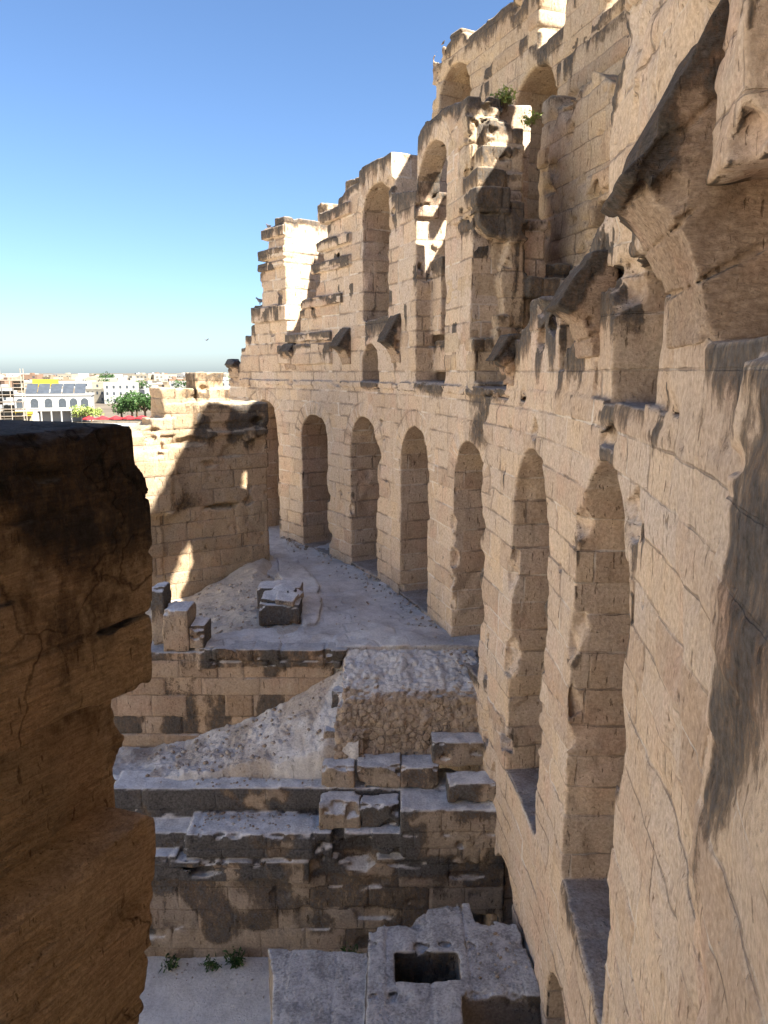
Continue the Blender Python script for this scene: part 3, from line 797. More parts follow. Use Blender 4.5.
def cw_extra(at, x, y, z, N):
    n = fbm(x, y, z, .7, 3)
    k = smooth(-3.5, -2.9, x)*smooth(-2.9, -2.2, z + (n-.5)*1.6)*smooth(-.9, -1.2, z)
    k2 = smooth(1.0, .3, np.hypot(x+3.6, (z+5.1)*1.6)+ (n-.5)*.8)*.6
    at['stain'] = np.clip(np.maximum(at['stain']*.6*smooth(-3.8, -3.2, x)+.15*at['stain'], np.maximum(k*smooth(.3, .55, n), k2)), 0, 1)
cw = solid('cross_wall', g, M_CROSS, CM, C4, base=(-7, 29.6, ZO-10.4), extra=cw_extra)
tag(cw, 'thick ruined cross wall at the far end of the terrace, its left end in bright sun', 'wall')

# ------------------------------------------------------------------ TERRACE, SLOPE, COURT GROUND
def hsheet(name, xs, ys, hf, mat, topf=None, kind='structure'):
    X, Y = np.meshgrid(xs, ys, indexing='ij'); X = X.astype(np.float32); Y = Y.astype(np.float32)
    Z = hf(X, Y)
    V = np.stack([X.ravel(), Y.ravel(), Z.ravel()+ZO], 1)
    nx, ny = X.shape; I = np.arange(nx*ny).reshape(nx, ny)
    F = np.stack([I[:-1, :-1].ravel(), I[1:, :-1].ravel(), I[1:, 1:].ravel(), I[:-1, 1:].ravel()], 1)
    z = np.zeros(len(V)); at = dict(stain=z, jz=z+.15, ju=z+.15, jza=z+.15, jua=z+.15, jw=z+.01, blk=fbm(X, Y, X*0, 1., 2).ravel(), top=z+1)
    if topf is not None: topf(at, X.ravel(), Y.ravel())
    o = link_mesh(name, mesh_np(name, V, F, at), mat)
    o['kind'] = kind
    return o
# terrace as one solid with its broken edge
g = Grid(lin(-13, 4.2, .08), cat(lin(19.3, 30, .08), lin(30, 41, .12)), cat(lin(-11, -8.6, .2), lin(-8.6, -7.3, .05)))
g.poly('z', [(-1.3, 21.0), (2.9, 21.0), (3.2, 21.5), (1.5, 27), (-2, 34), (-6, 40.5), (-12.5, 40.5), (-6.5, 31.5), (-4.2, 28.5), (-3.0, 26), (-2.7, 23.2), (-5.2, 22.3), (-5.6, 20.95), (-1.5, 20.95)], -10.9, -8.0)
g.poly('z', [(-2.6, 22.8), (-2.1, 23), (-2.2, 26), (-3.2, 30), (-4.6, 31.3), (-4.3, 29)], -9, -7.86)
g.poly('z', [(-1.5, 20.95), (3, 21), (3, 22.6), (-1.6, 22.2)], -9, -7.93)
g.weather(Courses(51, h=30, w=1.1), inset=.05, groove=.02, gw=.05, e1=.1, e2=.05, hor='xy')
CT = Courses(52, z0=15, z1=45, h=.85, w=1.15)
def ter_extra(at, x, y, z, N):
    sz, su, rb = CT.at(x + y*.25 + (fbm(x, y, z*0, .8, 2)-.5)*.5, y - x*.25 + (fbm(x+7, y, z*0, .8, 2)-.5)*.5, True)
    k = .15*smooth(.45, .35, fbm(x+3, y, z*0, 2.2, 3)) + .15*(N[:, 2] < .6)
    at['jz'] = np.clip(sz, -.15, .15); at['ju'] = np.clip(su, -.15, .15); at['jza'] = np.abs(at['jz'])+k; at['jua'] = np.abs(at['ju'])+k
    at['jw'] = np.full(len(x), .035); at['blk'] = rb
    earth = smooth(.46, .66, fbm(x, y+30, z*0, 1.9, 4))
    at['top'] = at['top']*(1-.6*earth)
    at['stain'] = np.maximum(at['stain'], .35*smooth(.55, .7, fbm(x+50, y, z*0, .7, 4))*N[:, 2])
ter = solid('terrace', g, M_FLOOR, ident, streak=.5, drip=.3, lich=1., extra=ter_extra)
structure(ter)
# gravelly bank at the left of the terrace
def h_bank(X, Y):
    s = smooth(-4.2, -8.5, X)
    return -8.12 - .8*s - 1.6*smooth(-8.4, -12, X) + .4*smooth(27.0, 30.2, Y-.5*(X+5))*smooth(-8, -5.5, X)*smooth(-4.6, -5.2, X) - .3*smooth(-4.6, -4.0, X)*smooth(27.5, 29.5, Y) + (fbm(X, Y, X*0, 1.0, 4)-.5)*.3 + (fbm(X, Y, X*0, .25, 2)-.5)*.1
M_GRAV = stone_mat('gravel_earth', (.48, .42, .34), (.56, .49, .40), (.42, .36, .28), streaks=0, topc=(.58, .52, .44), topd=(.42, .37, .30), patch=.1, bump=1.4, fine=.8)
hsheet('gravel_bank', lin(-13, -2.4, .07), lin(22.0, 32, .07), h_bank, M_GRAV)
# rubble slope
def h_slope(X, Y):
    s = np.clip((X+7.2)/6.0, 0, 1.05); t = np.clip((Y-18.55)/2.3, 0, 1)
    h = -11.15 + s*(.55+.45*t) + s*s*1.55*t**.8
    fr = smooth(18.86, 18.98, Y + (fbm(X, Y, X*0, .7, 3)-.5)*.22)
    h = h*fr + (-11.5)*(1-fr)
    f1, f2 = worley(X, Y, X*0+2, .26)
    g1, g2 = worley(X, Y, X*0+5, .11)
    h = h + fr*((.5-f1)*.05*smooth(.35, .6, fbm(X+3, Y, X*0, .9, 2)) + (.5-g1)*.02)
    return h + (fbm(X, Y, X*0, .5, 4)-.5)*.24 + (fbm(X+9, Y, X*0, .12, 2)-.5)*.07
def slope_top(at, x, y):
    at['top'] = .35+.6*smooth(.35, .6, fbm(x, y, x*0, .7, 4)); at['stain'] = .2*smooth(.6, .72, fbm(x+31, y, x*0, .35, 3))
hsheet('rubble_slope', lin(-9.0, -.7, .035), lin(18.5, 20.95, .03), h_slope, M_RUB, slope_top)
def h_court(X, Y):
    return -15.42 + (fbm(X, Y, X*0, 2., 4)-.5)*.16
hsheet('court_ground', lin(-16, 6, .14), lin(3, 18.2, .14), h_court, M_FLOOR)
print('ground', time.time()-T0)

# unseen arena beyond the pier: pale sand and raised bank added to bounce sunlight
M_SAND = plain_mat('arena_bounce_sand', (.68, .60, .48), .95, .1, .3)
def h_arena(X, Y):
    dd = np.hypot(X+33.6, (Y+8)*.8)
    return -15.3 + (fbm(X, Y, X*0, 6., 3)-.5)*.4 + smooth(30, 62, -X-9)*22*smooth(75, 55, np.abs(Y+20))
hsheet('arena_bounce_floor', lin(-110, -9.5, 1.0), lin(-95, 95, 1.0), h_arena, M_SAND)

# ------------------------------------------------------------------ RETAINING WALL, RUBBLE CORE, STEPS
g = Grid(lin(-8.6, -.9, .05), lin(20.4, 21.6, .05), lin(-12.2, -7.6, .045))
g.box(-8.5, -1.5, 20.86, 21.5, -12.1, -8.55)
g.box(-5.45, -1.2, 20.78, 21.5, -8.58, -8.0); g.box(-8.5, -5.4, 20.84, 21.5, -8.6, -8.1)
g.poly('y', [(-1.3, -8.0), (-1.0, -8.0), (-1.35, -8.6), (-1.6, -8.6)], 20.8, 21.4)
r = random.Random(2)
for k in range(40): g.ball((r.uniform(-8, -1), 20.8, r.uniform(-8.7, -7.95)), r.uniform(.05, .13), (1.5, .8, .8))
C5 = Courses(61, h=.56, w=1.05)
g.weather(C5, inset=.05, groove=.04, gw=.04, e1=.03, e2=.03)
def ret_extra(at, x, y, z, N):
    n = fbm(x, y, z*.4, .7, 3)
    at['stain'] = np.maximum(at['stain']*.7, .9*(at['blk'] > .66)*smooth(.35, .55, n))
    at['stain'] = np.clip(np.maximum(at['stain'], smooth(-8.65, -8.5, z)*smooth(-5.6, -5.2, x)*(.6+.8*smooth(.35, .55, n))*(1-smooth(.5, .8, N[:, 2]))), 0, 1.3)
rw = solid('retaining_wall', g, M_RET, ident, C5, base=(-4.5, 21.2, ZO-12), extra=ret_extra, drip=1.3)
tag(rw, 'ashlar retaining wall with blackened coping holding up the far terrace', 'retaining wall')

g = Grid(lin(-1.5, 3.1, .04), lin(18.9, 21.2, .04), lin(-10.8, -7.7, .04))
g.poly('x', [(19.2, -10.7), (19.26, -9.4), (19.4, -8.92), (19.7, -8.66), (20.3, -8.36), (21.15, -8.02), (21.15, -10.7)], -1.15, 2.75)
g.poly('x', [(19.0, -10.7), (19.1, -9.9), (19.5, -9.2), (20, -9), (20, -10.7)], -1.3, -.6)
g.weather(None, e1=.09, e2=.03, cob=.075, cobs=.21, band=.3)
g.weather(None, e1=.02, e2=.03, cob=.035, cobs=.11, band=.2)
def rc_extra(at, x, y, z, N):
    f1, f2 = worley(x, y, z, .21)
    at['jz'] = (f2-f1)*.21; at['jza'] = np.minimum(at['jz'], .15)*.5; at['jw'] = np.full(len(x), .022)
    at['blk'] = fbm(x, y, z, .2, 1)
    at['jza'] = at['jza'] + .15*smooth(.35, .7, N[:, 2])
    at['top'] = smooth(.45, .8, N[:, 2] + .6*smooth(19.4, 19.9, y) - .3)
rc = solid('rubble_core', g, M_RUB, ident, base=(.8, 20, ZO-10.7), streak=.4, drip=.4, lich=.9, extra=rc_extra)
tag(rc, 'exposed cobbly rubble core of a fallen vault below the terrace floor', 'vault core')

g = Grid(lin(-8.2, 3.3, .05), lin(17.0, 19.6, .05), cat(lin(-15.8, -12.8, .08), lin(-12.8, -10.6, .045)))
g.box(-8, 3.2, 17.52, 19.4, -15.7, -12.5)
g.box(-8, -1.95, 17.34, 19.4, -13.1, -12.48); g.box(-8, -5.4, 17.4, 18, -12.6, -12.35)
g.box(-5.15, -1.35, 17.5, 19.4, -12.6, -11.75); g.box(-8, -5.1, 17.75, 19.4, -12.6, -11.9); g.box(-2.6, -1.75, 17.42, 18.2, -12.45, -11.85)
g.box(-5.1, -1.85, 17.38, 18.2, -12.38, -11.73); g.box(-5.2, -4.75, 17.45, 18.2, -12.3, -11.95)
g.box(-1.4, .5, 17.75, 19.4, -12.6, -11.72)
g.box(-1.05, .42, 17.45, 18.5, -12.3, -11.72)
g.box(.42, 3.2, 17.42, 19.4, -12.6, -11.02)
g.box(-7.4, 3, 18.42, 19.4, -12.5, -11.02)
g.ball((1.95, 17.4, -12.05), .11, (1, 1.5, 1)); g.ball((-.6, 17.6, -12.4), .45, (1.2, 1, 1)); g.ball((-1.5, 17.4, -12.1), .3, (1, .8, 1)); g.ball((.3, 17.5, -12.4), .2)
g.box(1.9, 3.0, 17.1, 18.3, -15.7, -14.2, True)
r = random.Random(22)
for k in range(120): g.ball((r.uniform(-7.5, 3), r.choice((17.42, 17.4, 18.42)), r.choice((-11.02, -11.75, -12.5, -11.75, -13.1))), r.uniform(.05, .13), (1.6, .8, .8))
for k in range(30): g.ball((r.uniform(-7.5, 3), 17.5, r.uniform(-15, -12.6)), r.uniform(.08, .25), (2.2, .5, .7))
C6 = Courses(72, h=.62, w=1.3)
g.weather(C6, inset=.025, groove=.03, gw=.045, e1=.035, e2=.03, e3=.06)
def st_extra(at, x, y, z, N):
    n = fbm(x, y, z, .8, 3)
    v = 1-smooth(.5, .8, N[:, 2])
    k = smooth(-12.55, -12.35, z)*smooth(.2, .45, n)*smooth(1.4, .6, x)
    kb = .55*(at['blk'] > .72)*v*smooth(.3, .5, n)
    k = np.maximum(k, kb)
    k2 = smooth(-13.2, -12.9, z)*smooth(.4, .55, n)*smooth(-12.2, -12.5, z)
    k3 = smooth(.5, .62, fbm(x+20, y, z, 1.2, 2))*.6
    at['stain'] = np.clip(np.maximum(at['stain']*1.3, v*np.maximum(np.maximum(k*1.3, k2*1.2), k3*1.3)), 0, 1.3)
sw = solid('stepped_wall', g, M_STEP, ident, C6, base=(-2, 18.4, ZO-15.6), extra=st_extra, drip=.7)
tag(sw, 'long low wall of stepped grey blocks crossing the pit below the rubble core', 'stepped wall')
print('steps', time.time()-T0)

# loose and set blocks, one by one
def block(label, x0, x1, y0, y1, z0, z1, seed, mat=M_STEP, e=.05, chips=9, cut=None, rot=0):
    cx, cy = (x0+x1)/2, (y0+y1)/2
    hx, hy = (x1-x0)/2, (y1-y0)/2
    g = Grid(lin(-hx-.2, hx+.2, .035), lin(-hy-.2, hy+.2, .035), lin(z0-.2, z1+.2, .035))
    g.box(-hx, hx, -hy, hy, z0, z1)
    if cut: cut(g, hx, hy)
    r = random.Random(seed)
    for k in range(chips):
        g.ball((r.choice((-hx, hx, r.uniform(-hx, hx))), r.choice((-hy, -hy, hy)), r.choice((z1, z1, z0, r.uniform(z0, z1)))), r.uniform(.06, .17), (1.4, .9, .8))
    g.ax[0] = g.ax[0]
    # noise is sampled in a shifted frame so that no two blocks wear alike
    s = Grid(g.ax[0]+seed*3.7, g.ax[1]+seed*1.3, g.ax[2]); s.f = g.f
    s.weather(None, e1=e, e2=.035, e3=.05)
    ca, sa = math.cos(rot), math.sin(rot)
    def mp(P):
        X = P[:, 0]-seed*3.7; Y = P[:, 1]-seed*1.3
        return np.stack([cx+X*ca-Y*sa, cy+X*sa+Y*ca, P[:, 2]], 1)
    o = solid('stone_block', s, mat, mp, base=(cx, cy, z0+ZO), drip=1.3, streak=1.3)
    return tag(o, label, 'stone block', 'cut stone blocks on the steps and terrace')
block('long pale-topped block set at the foot of the rubble core', -.75, .45, 18.45, 19.3, -11.02, -10.42, 1)
block('dark-faced block beside the long pale one at the foot of the rubble core', .47, 1.45, 18.45, 19.3, -11.02, -10.46, 2)
block('thick block against the arcade wall, highest of the step blocks', 1.3, 2.72, 18.6, 19.35, -10.46, -9.8, 3)
block('short block on the right step below the highest block, touching the arcade wall', 1.62, 2.9, 17.66, 18.4, -11.03, -10.45, 4)
block('small light-topped block where the rubble slope ends above the long step', -1.68, -.8, 18.45, 19.2, -11.02, -10.45, 5)
block('flat dark block lying between the rubble slope and the cobbly core', -1.65, -.85, 19.2, 19.9, -10.4, -9.75, 6)
block('upright block with black face wedged beside the cobbly core', -1.5, -.85, 19.95, 20.5, -9.9, -8.95, 7)
def worn(g, hx, hy): g.ball((-.1, -hy, -11.1), .34, (1.6, .9, .7)); g.ball((hx*.55, -hy, -11.2), .25, (1, .8, 1))
block('hollow-worn block in the middle of the stepped wall with a scooped face', -1.66, -.62, 17.68, 18.4, -11.72, -11.1, 8, cut=worn)
block('cracked block next to the hollow-worn block in the middle of the stepped wall', -.6, .4, 17.72, 18.4, -11.72, -11.12, 9, chips=16)
# stack above the left end of the retaining wall
block('tall narrow block at the far left of the stack behind the foreground pier', -6.95, -6.55, 21.3, 22.2, -8.1, -6.3, 10, M_STEP)
block('cube-shaped block in the middle of the stack behind the foreground pier', -6.5, -5.75, 20.9, 21.9, -8.1, -6.85, 11, M_STEP)
block('lowest small block at the right end of the stack behind the foreground pier', -5.72, -5.3, 20.9, 21.8, -8.0, -7.35, 12, M_STEP)
# ruined box of stones on the terrace
def boxcut(g, hx, hy): g.box(-hx+.35, hx-.5, -hy-.2, hy-.5, -8.2, -7.0, True) if False else None
block('black-faced square block on the terrace carrying broken stones', -4.05, -2.75, 23.2, 24.5, -8.1, -7.42, 13, M_STEP)
block('dark low block behind the black-faced square one on the terrace', -4.35, -2.85, 24.6, 25.6, -8.0, -7.25, 14, M_STEP)
for k, (x, y, s_) in enumerate([(-3.7, 23.7, .36), (-3.15, 23.55, .42), (-3.35, 24.05, .4), (-2.95, 24.1, .3)]):
    g = Grid(lin(-.6, .6, .035)+k*5, lin(-.6, .6, .035), lin(-.1, .7, .035))
    g.poly('z', [(k*5-s_, -s_*.7), (k*5+s_*.5, -s_), (k*5+s_, s_*.3), (k*5+s_*.1, s_*.9), (k*5-s_*.8, s_*.5)], -.02, s_*.9)
    g.poly('x', [(-s_, s_*.35), (s_, s_*1.0), (s_, s_*2), (-s_, s_*2)], k*5-1, k*5+1, True)
    g.weather(None, e1=.09, e2=.05)
    def mp(P, x=x, y=y, k=k): return np.stack([x+P[:, 0]-k*5, y+P[:, 1], P[:, 2]-7.42], 1)
    tag(solid('broken_stone', g, M_STEP, mp, base=(x, y, ZO-7.42)), 'jagged grey stone lying on the black-faced square block of the terrace', 'stone', 'jagged stones on the black-faced block')
print('blocks', time.time()-T0)

# ------------------------------------------------------------------ PLATFORM at the bottom
g = Grid(lin(-2.9, 3.4, .04), lin(9.6, 15.9, .045), cat(lin(-15.7, -13.6, .1), lin(-13.6, -11.9, .04)))
g.poly('z', [(-.35, 14.9), (.55, 14.95), (.75, 15.2), (1.05, 15.5), (2.0, 15.6), (2.05, 15.05), (3.0, 14.95), (3.15, 13.9), (3.15, 12.95), (1.56, 12.95), (1.5, 9.8), (-.4, 9.8)], -15.6, -12.3)
g.box(1.5, 3.2, 9.8, 13.2, -15.6, -13.05)
g.poly('z', [(-2.55, 14.35), (-.3, 14.2), (-.3, 9.8), (-2.3, 9.8), (-2.25, 12.6), (-2.35, 13.6)], -15.6, -12.42)
g.box(.25, 1.6, 13.35, 14.1, -14.2, -12.0, True)
r = random.Random(33)
for k in range(36): g.ball((r.uniform(-2.5, 3.1), r.choice((14.3, 14.95, 12.95, 15.5)), -12.32), r.uniform(.05, .13), (1.5, 1, .7))
for k in range(14): g.ball((r.choice((-2.4, -.3, 1.55)), r.uniform(10, 15), -12.35), r.uniform(.05, .12), (.9, 1.5, .8))
g.weather(Courses(81, h=.7, w=1.3), inset=.02, groove=.02, gw=.04, e1=.04, e2=.03, e3=.03)
pf = solid('stone_platform', g, M_PLAT, ident, base=(.8, 13, ZO-15.5), drip=1.2)
tag(pf, 'grey lichen-crusted stone platform with a square hole at the bottom of the pit', 'platform')
print('platform', time.time()-T0)

# loose stones and chips: far too many to count, one object
def rubble():
    r = np.random.RandomState(9)
    ico = []
    t = (1+5**.5)/2
    ico = np.array([(-1, t, 0), (1, t, 0), (-1, -t, 0), (1, -t, 0), (0, -1, t), (0, 1, t), (0, -1, -t), (0, 1, -t), (t, 0, -1), (t, 0, 1), (-t, 0, -1), (-t, 0, 1)])/1.9
    fc = np.array([(0, 11, 5), (0, 5, 1), (0, 1, 7), (0, 7, 10), (0, 10, 11), (1, 5, 9), (5, 11, 4), (11, 10, 2), (10, 7, 6), (7, 1, 8), (3, 9, 4), (3, 4, 2), (3, 2, 6), (3, 6, 8), (3, 8, 9), (4, 9, 5), (2, 4, 11), (6, 2, 10), (8, 6, 7), (9, 8, 1)])
    P = []
    f1 = lambda f, x, y: float(f(np.array([[x]], np.float32), np.array([[y]], np.float32))[0, 0])
    for k in range(200):                                     # foot of the arcade on the terrace
        u = r.uniform(6.3, 25); w = abs(r.normal(0, .45))+.03; p = cyl1(u, w, 0); P.append((p[0], p[1], -7.93, r.uniform(.02, .07)*(1+(r.rand() < .08))))
    for k in range(110): P.append((r.uniform(-4.5, 2.2), r.uniform(21.2, 30), -7.94, r.uniform(.015, .05)))
    for k in range(130):
        x, y = r.uniform(-7.2, -.9), r.uniform(19.0, 20.8); P.append((x, y, f1(h_slope, x, y), r.uniform(.02, .09)))
    for k in range(260):
        x, y = r.uniform(-8, -3), r.uniform(22.4, 29); P.append((x, y, f1(h_bank, x, y), r.uniform(.02, .09)))
    for k in range(90):
        x, y = r.uniform(-6, 2.6), 17.3-abs(r.normal(0, .5)); P.append((x, y, f1(h_court, x, y), r.uniform(.015, .04)))
    for k in range(90): P.append((r.uniform(-6.5, 2.5), r.uniform(18.5, 19.0), -11.03, r.uniform(.015, .05)))
    for k in range(110): P.append((r.uniform(-5, -1.5), r.uniform(17.6, 18.4), -11.75, r.uniform(.015, .06)))
    for k in range(30): P.append((r.uniform(1.8, 3), r.uniform(13.2, 14.7), -12.3, r.uniform(.015, .05)))
    V, F = [], []
    for (x, y, z, s_) in P:
        q = ico*(1+r.uniform(-.3, .3, (12, 1)))*s_*np.array([1, r.uniform(.6, 1), r.uniform(.45, .85)])
        a = r.uniform(0, 6.28); c_, d_ = math.cos(a), math.sin(a)
        q = np.stack([q[:, 0]*c_-q[:, 1]*d_, q[:, 0]*d_+q[:, 1]*c_, q[:, 2]], 1) + np.array([x, y, z+s_*.2+ZO])
        F.append(fc+12*len(V)); V.append(q)
    n = len(V); V = np.concatenate(V); F = np.concatenate(F)
    bl = np.repeat(r.rand(n), 12)
    me = mesh_np('rubble', V, F, dict(stain=np.repeat(.25*(r.rand(n) < .15), 12), jz=bl*0+.15, ju=bl*0+.15, jza=bl*0+.15, jua=bl*0+.15, jw=bl*0+.01, blk=bl, top=bl*.6), smooth_shade=False)
    structure(link_mesh('rubble', me, M_RUB), 'stuff')
rubble()

# ------------------------------------------------------------------ generic boxy meshes
class MB:
    def __init__(s): s.v = []; s.f = []; s.m = []
    def quad(s, a, b, c, d, mi=0):
        n = len(s.v); s.v += [a, b, c, d]; s.f.append((n, n+1, n+2, n+3)); s.m.append(mi)
    def box(s, x0, x1, y0, y1, z0, z1, mi=0):
        n = len(s.v)
        s.v += [(x, y, z) for z in (z0, z1) for y in (y0, y1) for x in (x0, x1)]
        for f in ((0, 2, 3, 1), (4, 5, 7, 6), (0, 1, 5, 4), (2, 6, 7, 3), (0, 4, 6, 2), (1, 3, 7, 5)):
            s.f.append(tuple(n+i for i in f)); s.m.append(mi)
    def tube(s, p, q, r0, r1, n=7, mi=0):
        from mathutils import Vector
        p = Vector(p); q = Vector(q); d = (q-p).normalized()
        a = d.orthogonal().normalized(); b = d.cross(a); k = len(s.v)
        for (c, r) in ((p, r0), (q, r1)):
            for i in range(n):
                t = 2*math.pi*i/n; s.v.append(tuple(c + a*(r*math.cos(t)) + b*(r*math.sin(t))))
        for i in range(n):
            s.f.append((k+i, k+(i+1) % n, k+n+(i+1) % n, k+n+i)); s.m.append(mi)
        s.f.append(tuple(k+n+i for i in range(n))); s.m.append(mi)
    def build(s, name, mats, parent=None, loc=(0, 0, 0), rz=0, smooth=False):
        me = bpy.data.meshes.new(name); me.from_pydata(s.v, [], s.f); me.update()
        for m in (mats if isinstance(mats, (list, tuple)) else [mats]): me.materials.append(m)
        me.polygons.foreach_set('material_index', s.m)
        if smooth: me.polygons.foreach_set('use_smooth', [True]*len(s.f))
        o = bpy.data.objects.new(name, me); COL.objects.link(o)
        o.parent = parent; o.location = loc; o.rotation_euler = (0, 0, rz)
        return o

# ------------------------------------------------------------------ TOWN
M_GROUND = plain_mat('town_ground', (.13, .108, .08), .95, .3, .05)
mb = MB(); S = 9000
mb.quad((-S, -S, -.05), (S, -S, -.05), (S, S, -.05), (-S, S, -.05))
structure(mb.build('ground', M_GROUND))
M_WHITE = plain_mat('white_render', (.34, .335, .32), .8, .06, .4)
M_CREAM = plain_mat('cream_render', (.29, .26, .20), .85, .1, .4)
M_PINK = plain_mat('terracotta_render', (.20, .13, .09), .85, .12, .4)
M_TAN = plain_mat('tan_render', (.20, .16, .11), .85, .1, .4)
M_WIN = plain_mat('window_dark', (.05, .06, .07), .6, .2, 2)
M_PANEL = plain_mat('panel_grey', (.05, .06, .075), .75, .2, .6)
M_YEL = plain_mat('sign_yellow', (.42, .29, .03), .6, .06, 1)
M_RED = plain_mat('awning_red', (.42, .03, .035), .7, .15, 1)
M_LEAF = plain_mat('leaf_green', (.04, .085, .022), .6, .5, .8)
M_LEAF2 = plain_mat('leaf_yellowgreen', (.25, .31, .08), .6, .4, .8)
M_BARK = plain_mat('bark', (.16, .11, .07), .9, .3, 4)
M_POLE = plain_mat('scaffold_steel', (.35, .30, .24), .6, .2, 3)
M_NET = plain_mat('scaffold_net', (.22, .20, .155), .9, .25, 1.2)
M_BIRD = plain_mat('bird_feathers', (.12, .12, .14), .7, .3, 12)
M_STALL = plain_mat('fence_grey', (.42, .45, .5), .6, .15, 2)

def house(x, y, w, d, h, mat, rz, floors, cols, label, group, r):
    o = empty('town_house', (x, y, 0), rz)
    tag(o, label, 'house', group)
    b = MB()
    if y < 500: b.box(-w/2, w/2, -d/2, d/2, 0, h)
    else:                                              # too far for window parts: panes set into one gridded front
        nx, nz = 2*cols+1, 2*floors+1
        gx = [-w/2+w*i/nx for i in range(nx+1)]; gz = [h*i/nz for i in range(nz+1)]
        for i in range(nx):
            for k in range(nz):
                win = i % 2 == 1 and k % 2 == 1
                b.quad((gx[i], -d/2, gz[k]), (gx[i+1], -d/2, gz[k]), (gx[i+1], -d/2, gz[k+1]), (gx[i], -d/2, gz[k+1]), 1 if win and r.random() < .85 else 0)
        b.quad((w/2, -d/2, 0), (w/2, d/2, 0), (w/2, d/2, h), (w/2, -d/2, h)); b.quad((-w/2, d/2, 0), (-w/2, -d/2, 0), (-w/2, -d/2, h), (-w/2, d/2, h))
        b.quad((w/2, d/2, 0), (-w/2, d/2, 0), (-w/2, d/2, h), (w/2, d/2, h)); b.quad((-w/2, -d/2, h), (w/2, -d/2, h), (w/2, d/2, h), (-w/2, d/2, h))
    t = .35; b.box(-w/2-.05, w/2+.05, -d/2-.05, -d/2+t, h, h+.7); b.box(-w/2-.05, w/2+.05, d/2-t, d/2+.05, h, h+.7)
    b.box(-w/2-.05, -w/2+t, -d/2+t, d/2-t, h, h+.7); b.box(w/2-t, w/2+.05, -d/2+t, d/2-t, h, h+.7)
    if r.random() < .55:
        q = r.uniform(-.2, .2)*w; b.box(q-1.6, q+1.6, -d*.1, d*.3, h, h+2.6)
    b.build('wall', [mat, M_WIN], o)
    fh = h/floors
    if y < 500:
        for f in range(floors):
            for c in range(cols):
                cx = -w/2 + w*(c+.5)/cols
                if r.random() < .12: continue
                wb = MB(); wb.box(cx-.55, cx+.55, -d/2-.04, -d/2+.1, f*fh+fh*.32, f*fh+fh*.78); wb.build('window', M_WIN, o)
    return o
r = random.Random(77)
nh = 0
kinds = [(M_WHITE, 'white'), (M_WHITE, 'white'), (M_WHITE, 'white'), (M_WHITE, 'white'), (M_CREAM, 'cream'), (M_CREAM, 'cream'), (M_TAN, 'tan'), (M_PINK, 'terracotta')]
rows = [(330, 11), (390, 13), (450, 15), (520, 17), (610, 19), (720, 21), (860, 22), (1030, 24), (1280, 26), (1600, 28), (2100, 30)]
for (D, n) in rows:
    for k in range(n):
        b = -.545 + .40*(k+r.uniform(.1, .9))/n         # bearing x/y
        y = D*r.uniform(.93, 1.07); x = b*y
        if D < 350 and -.42 < b < -.28: continue
        m, cn = r.choice(kinds)
        sc = 1 + (D > 900)*.5 + (D > 1500)*.6
        fl = r.choice((1, 2, 2, 3))
        house(x, y, r.uniform(10, 19)*sc, r.uniform(9, 14)*sc, fl*3.3*(1+.25*(sc > 1)), m, r.uniform(-.4, .6), fl, r.choice((3, 4, 5)), '%s flat-roofed house %s' % (cn, 'in the near rows of the town behind the trees' if D < 500 else ('in the middle of the town skyline' if D < 1100 else 'far off on the town horizon')), 'houses of the town', r)
        nh += 1
# the white building with arched loggias
o = empty('white_building', (-110, 252, 0), .30); tag(o, 'white building with arched upper windows, roof panels and a yellow sign', 'building')
b = MB(); b.box(-12, 12, -6, 6, 0, 8.4); b.box(-12.3, 12.3, -6.3, 6.3, 8.4, 9.0); b.box(-12, -4, -9, -6, 0, 4.0); b.box(-4, 12, -9.5, -6, 3.6, 4.1)
for k in range(6): b.box(-3.4+k*3.0, -3.0+k*3.0, -9.4, -9, 0, 3.6)
b.build('wall', M_WHITE, o)
for k, cx in enumerate((-9.6, -5.4, -1.2, 3.0, 6.4, 9.8)):
    wm = MB(); n = 10; hw = 1.15
    pts = [(-hw, 4.6), (hw, 4.6)] + [(hw*math.cos(math.pi*i/n), 6.4+hw*math.sin(math.pi*i/n)) for i in range(n+1)]
    i0 = len(wm.v)
    wm.v += [(cx+p[0], -6.06, p[1]) for p in pts] + [(cx+p[0], -5.9, p[1]) for p in pts]
    L = len(pts)
    wm.f.append(tuple(range(L))); wm.m.append(0)
    for i in range(L): wm.f.append((i, i+L, (i+1) % L+L, (i+1) % L)); wm.m.append(0)
    wm.build('arched_window', M_WIN, o)
    s = MB(); s.box(cx-1.5, cx+1.5, -6.5, -6.0, 4.2, 4.55); s.build('balcony_rail', M_WHITE, o)
b = MB(); b.box(-11.6, -8.8, -9.08, -9.0, .8, 3.2); b.build('shop_window', plain_mat('glass_blue', (.12, .22, .32), .2), o)
for k in range(5):
    s = MB(); x0 = -8+k*3.7
    s.v += [(x0, -5.4, 9.1), (x0+3.3, -5.4, 9.1), (x0+3.3, 1.0, 12.2), (x0, 1.0, 12.2), (x0, -5.3, 8.95), (x0+3.3, -5.3, 8.95), (x0+3.3, 1.1, 12.05), (x0, 1.1, 12.05)]
    s.f += [(0, 1, 2, 3), (7, 6, 5, 4), (0, 4, 5, 1), (1, 5, 6, 2), (2, 6, 7, 3), (3, 7, 4, 0)]; s.m += [0]*6
    s.build('roof_panel', M_PANEL, o)
b = MB(); b.box(-6.5, 1.5, 1.2, 1.6, 11.2, 13.6); b.box(-6, -5.7, 1.3, 1.5, 9, 11.2); b.box(.7, 1.0, 1.3, 1.5, 9, 11.2); b.build('yellow_sign', M_YEL, o)
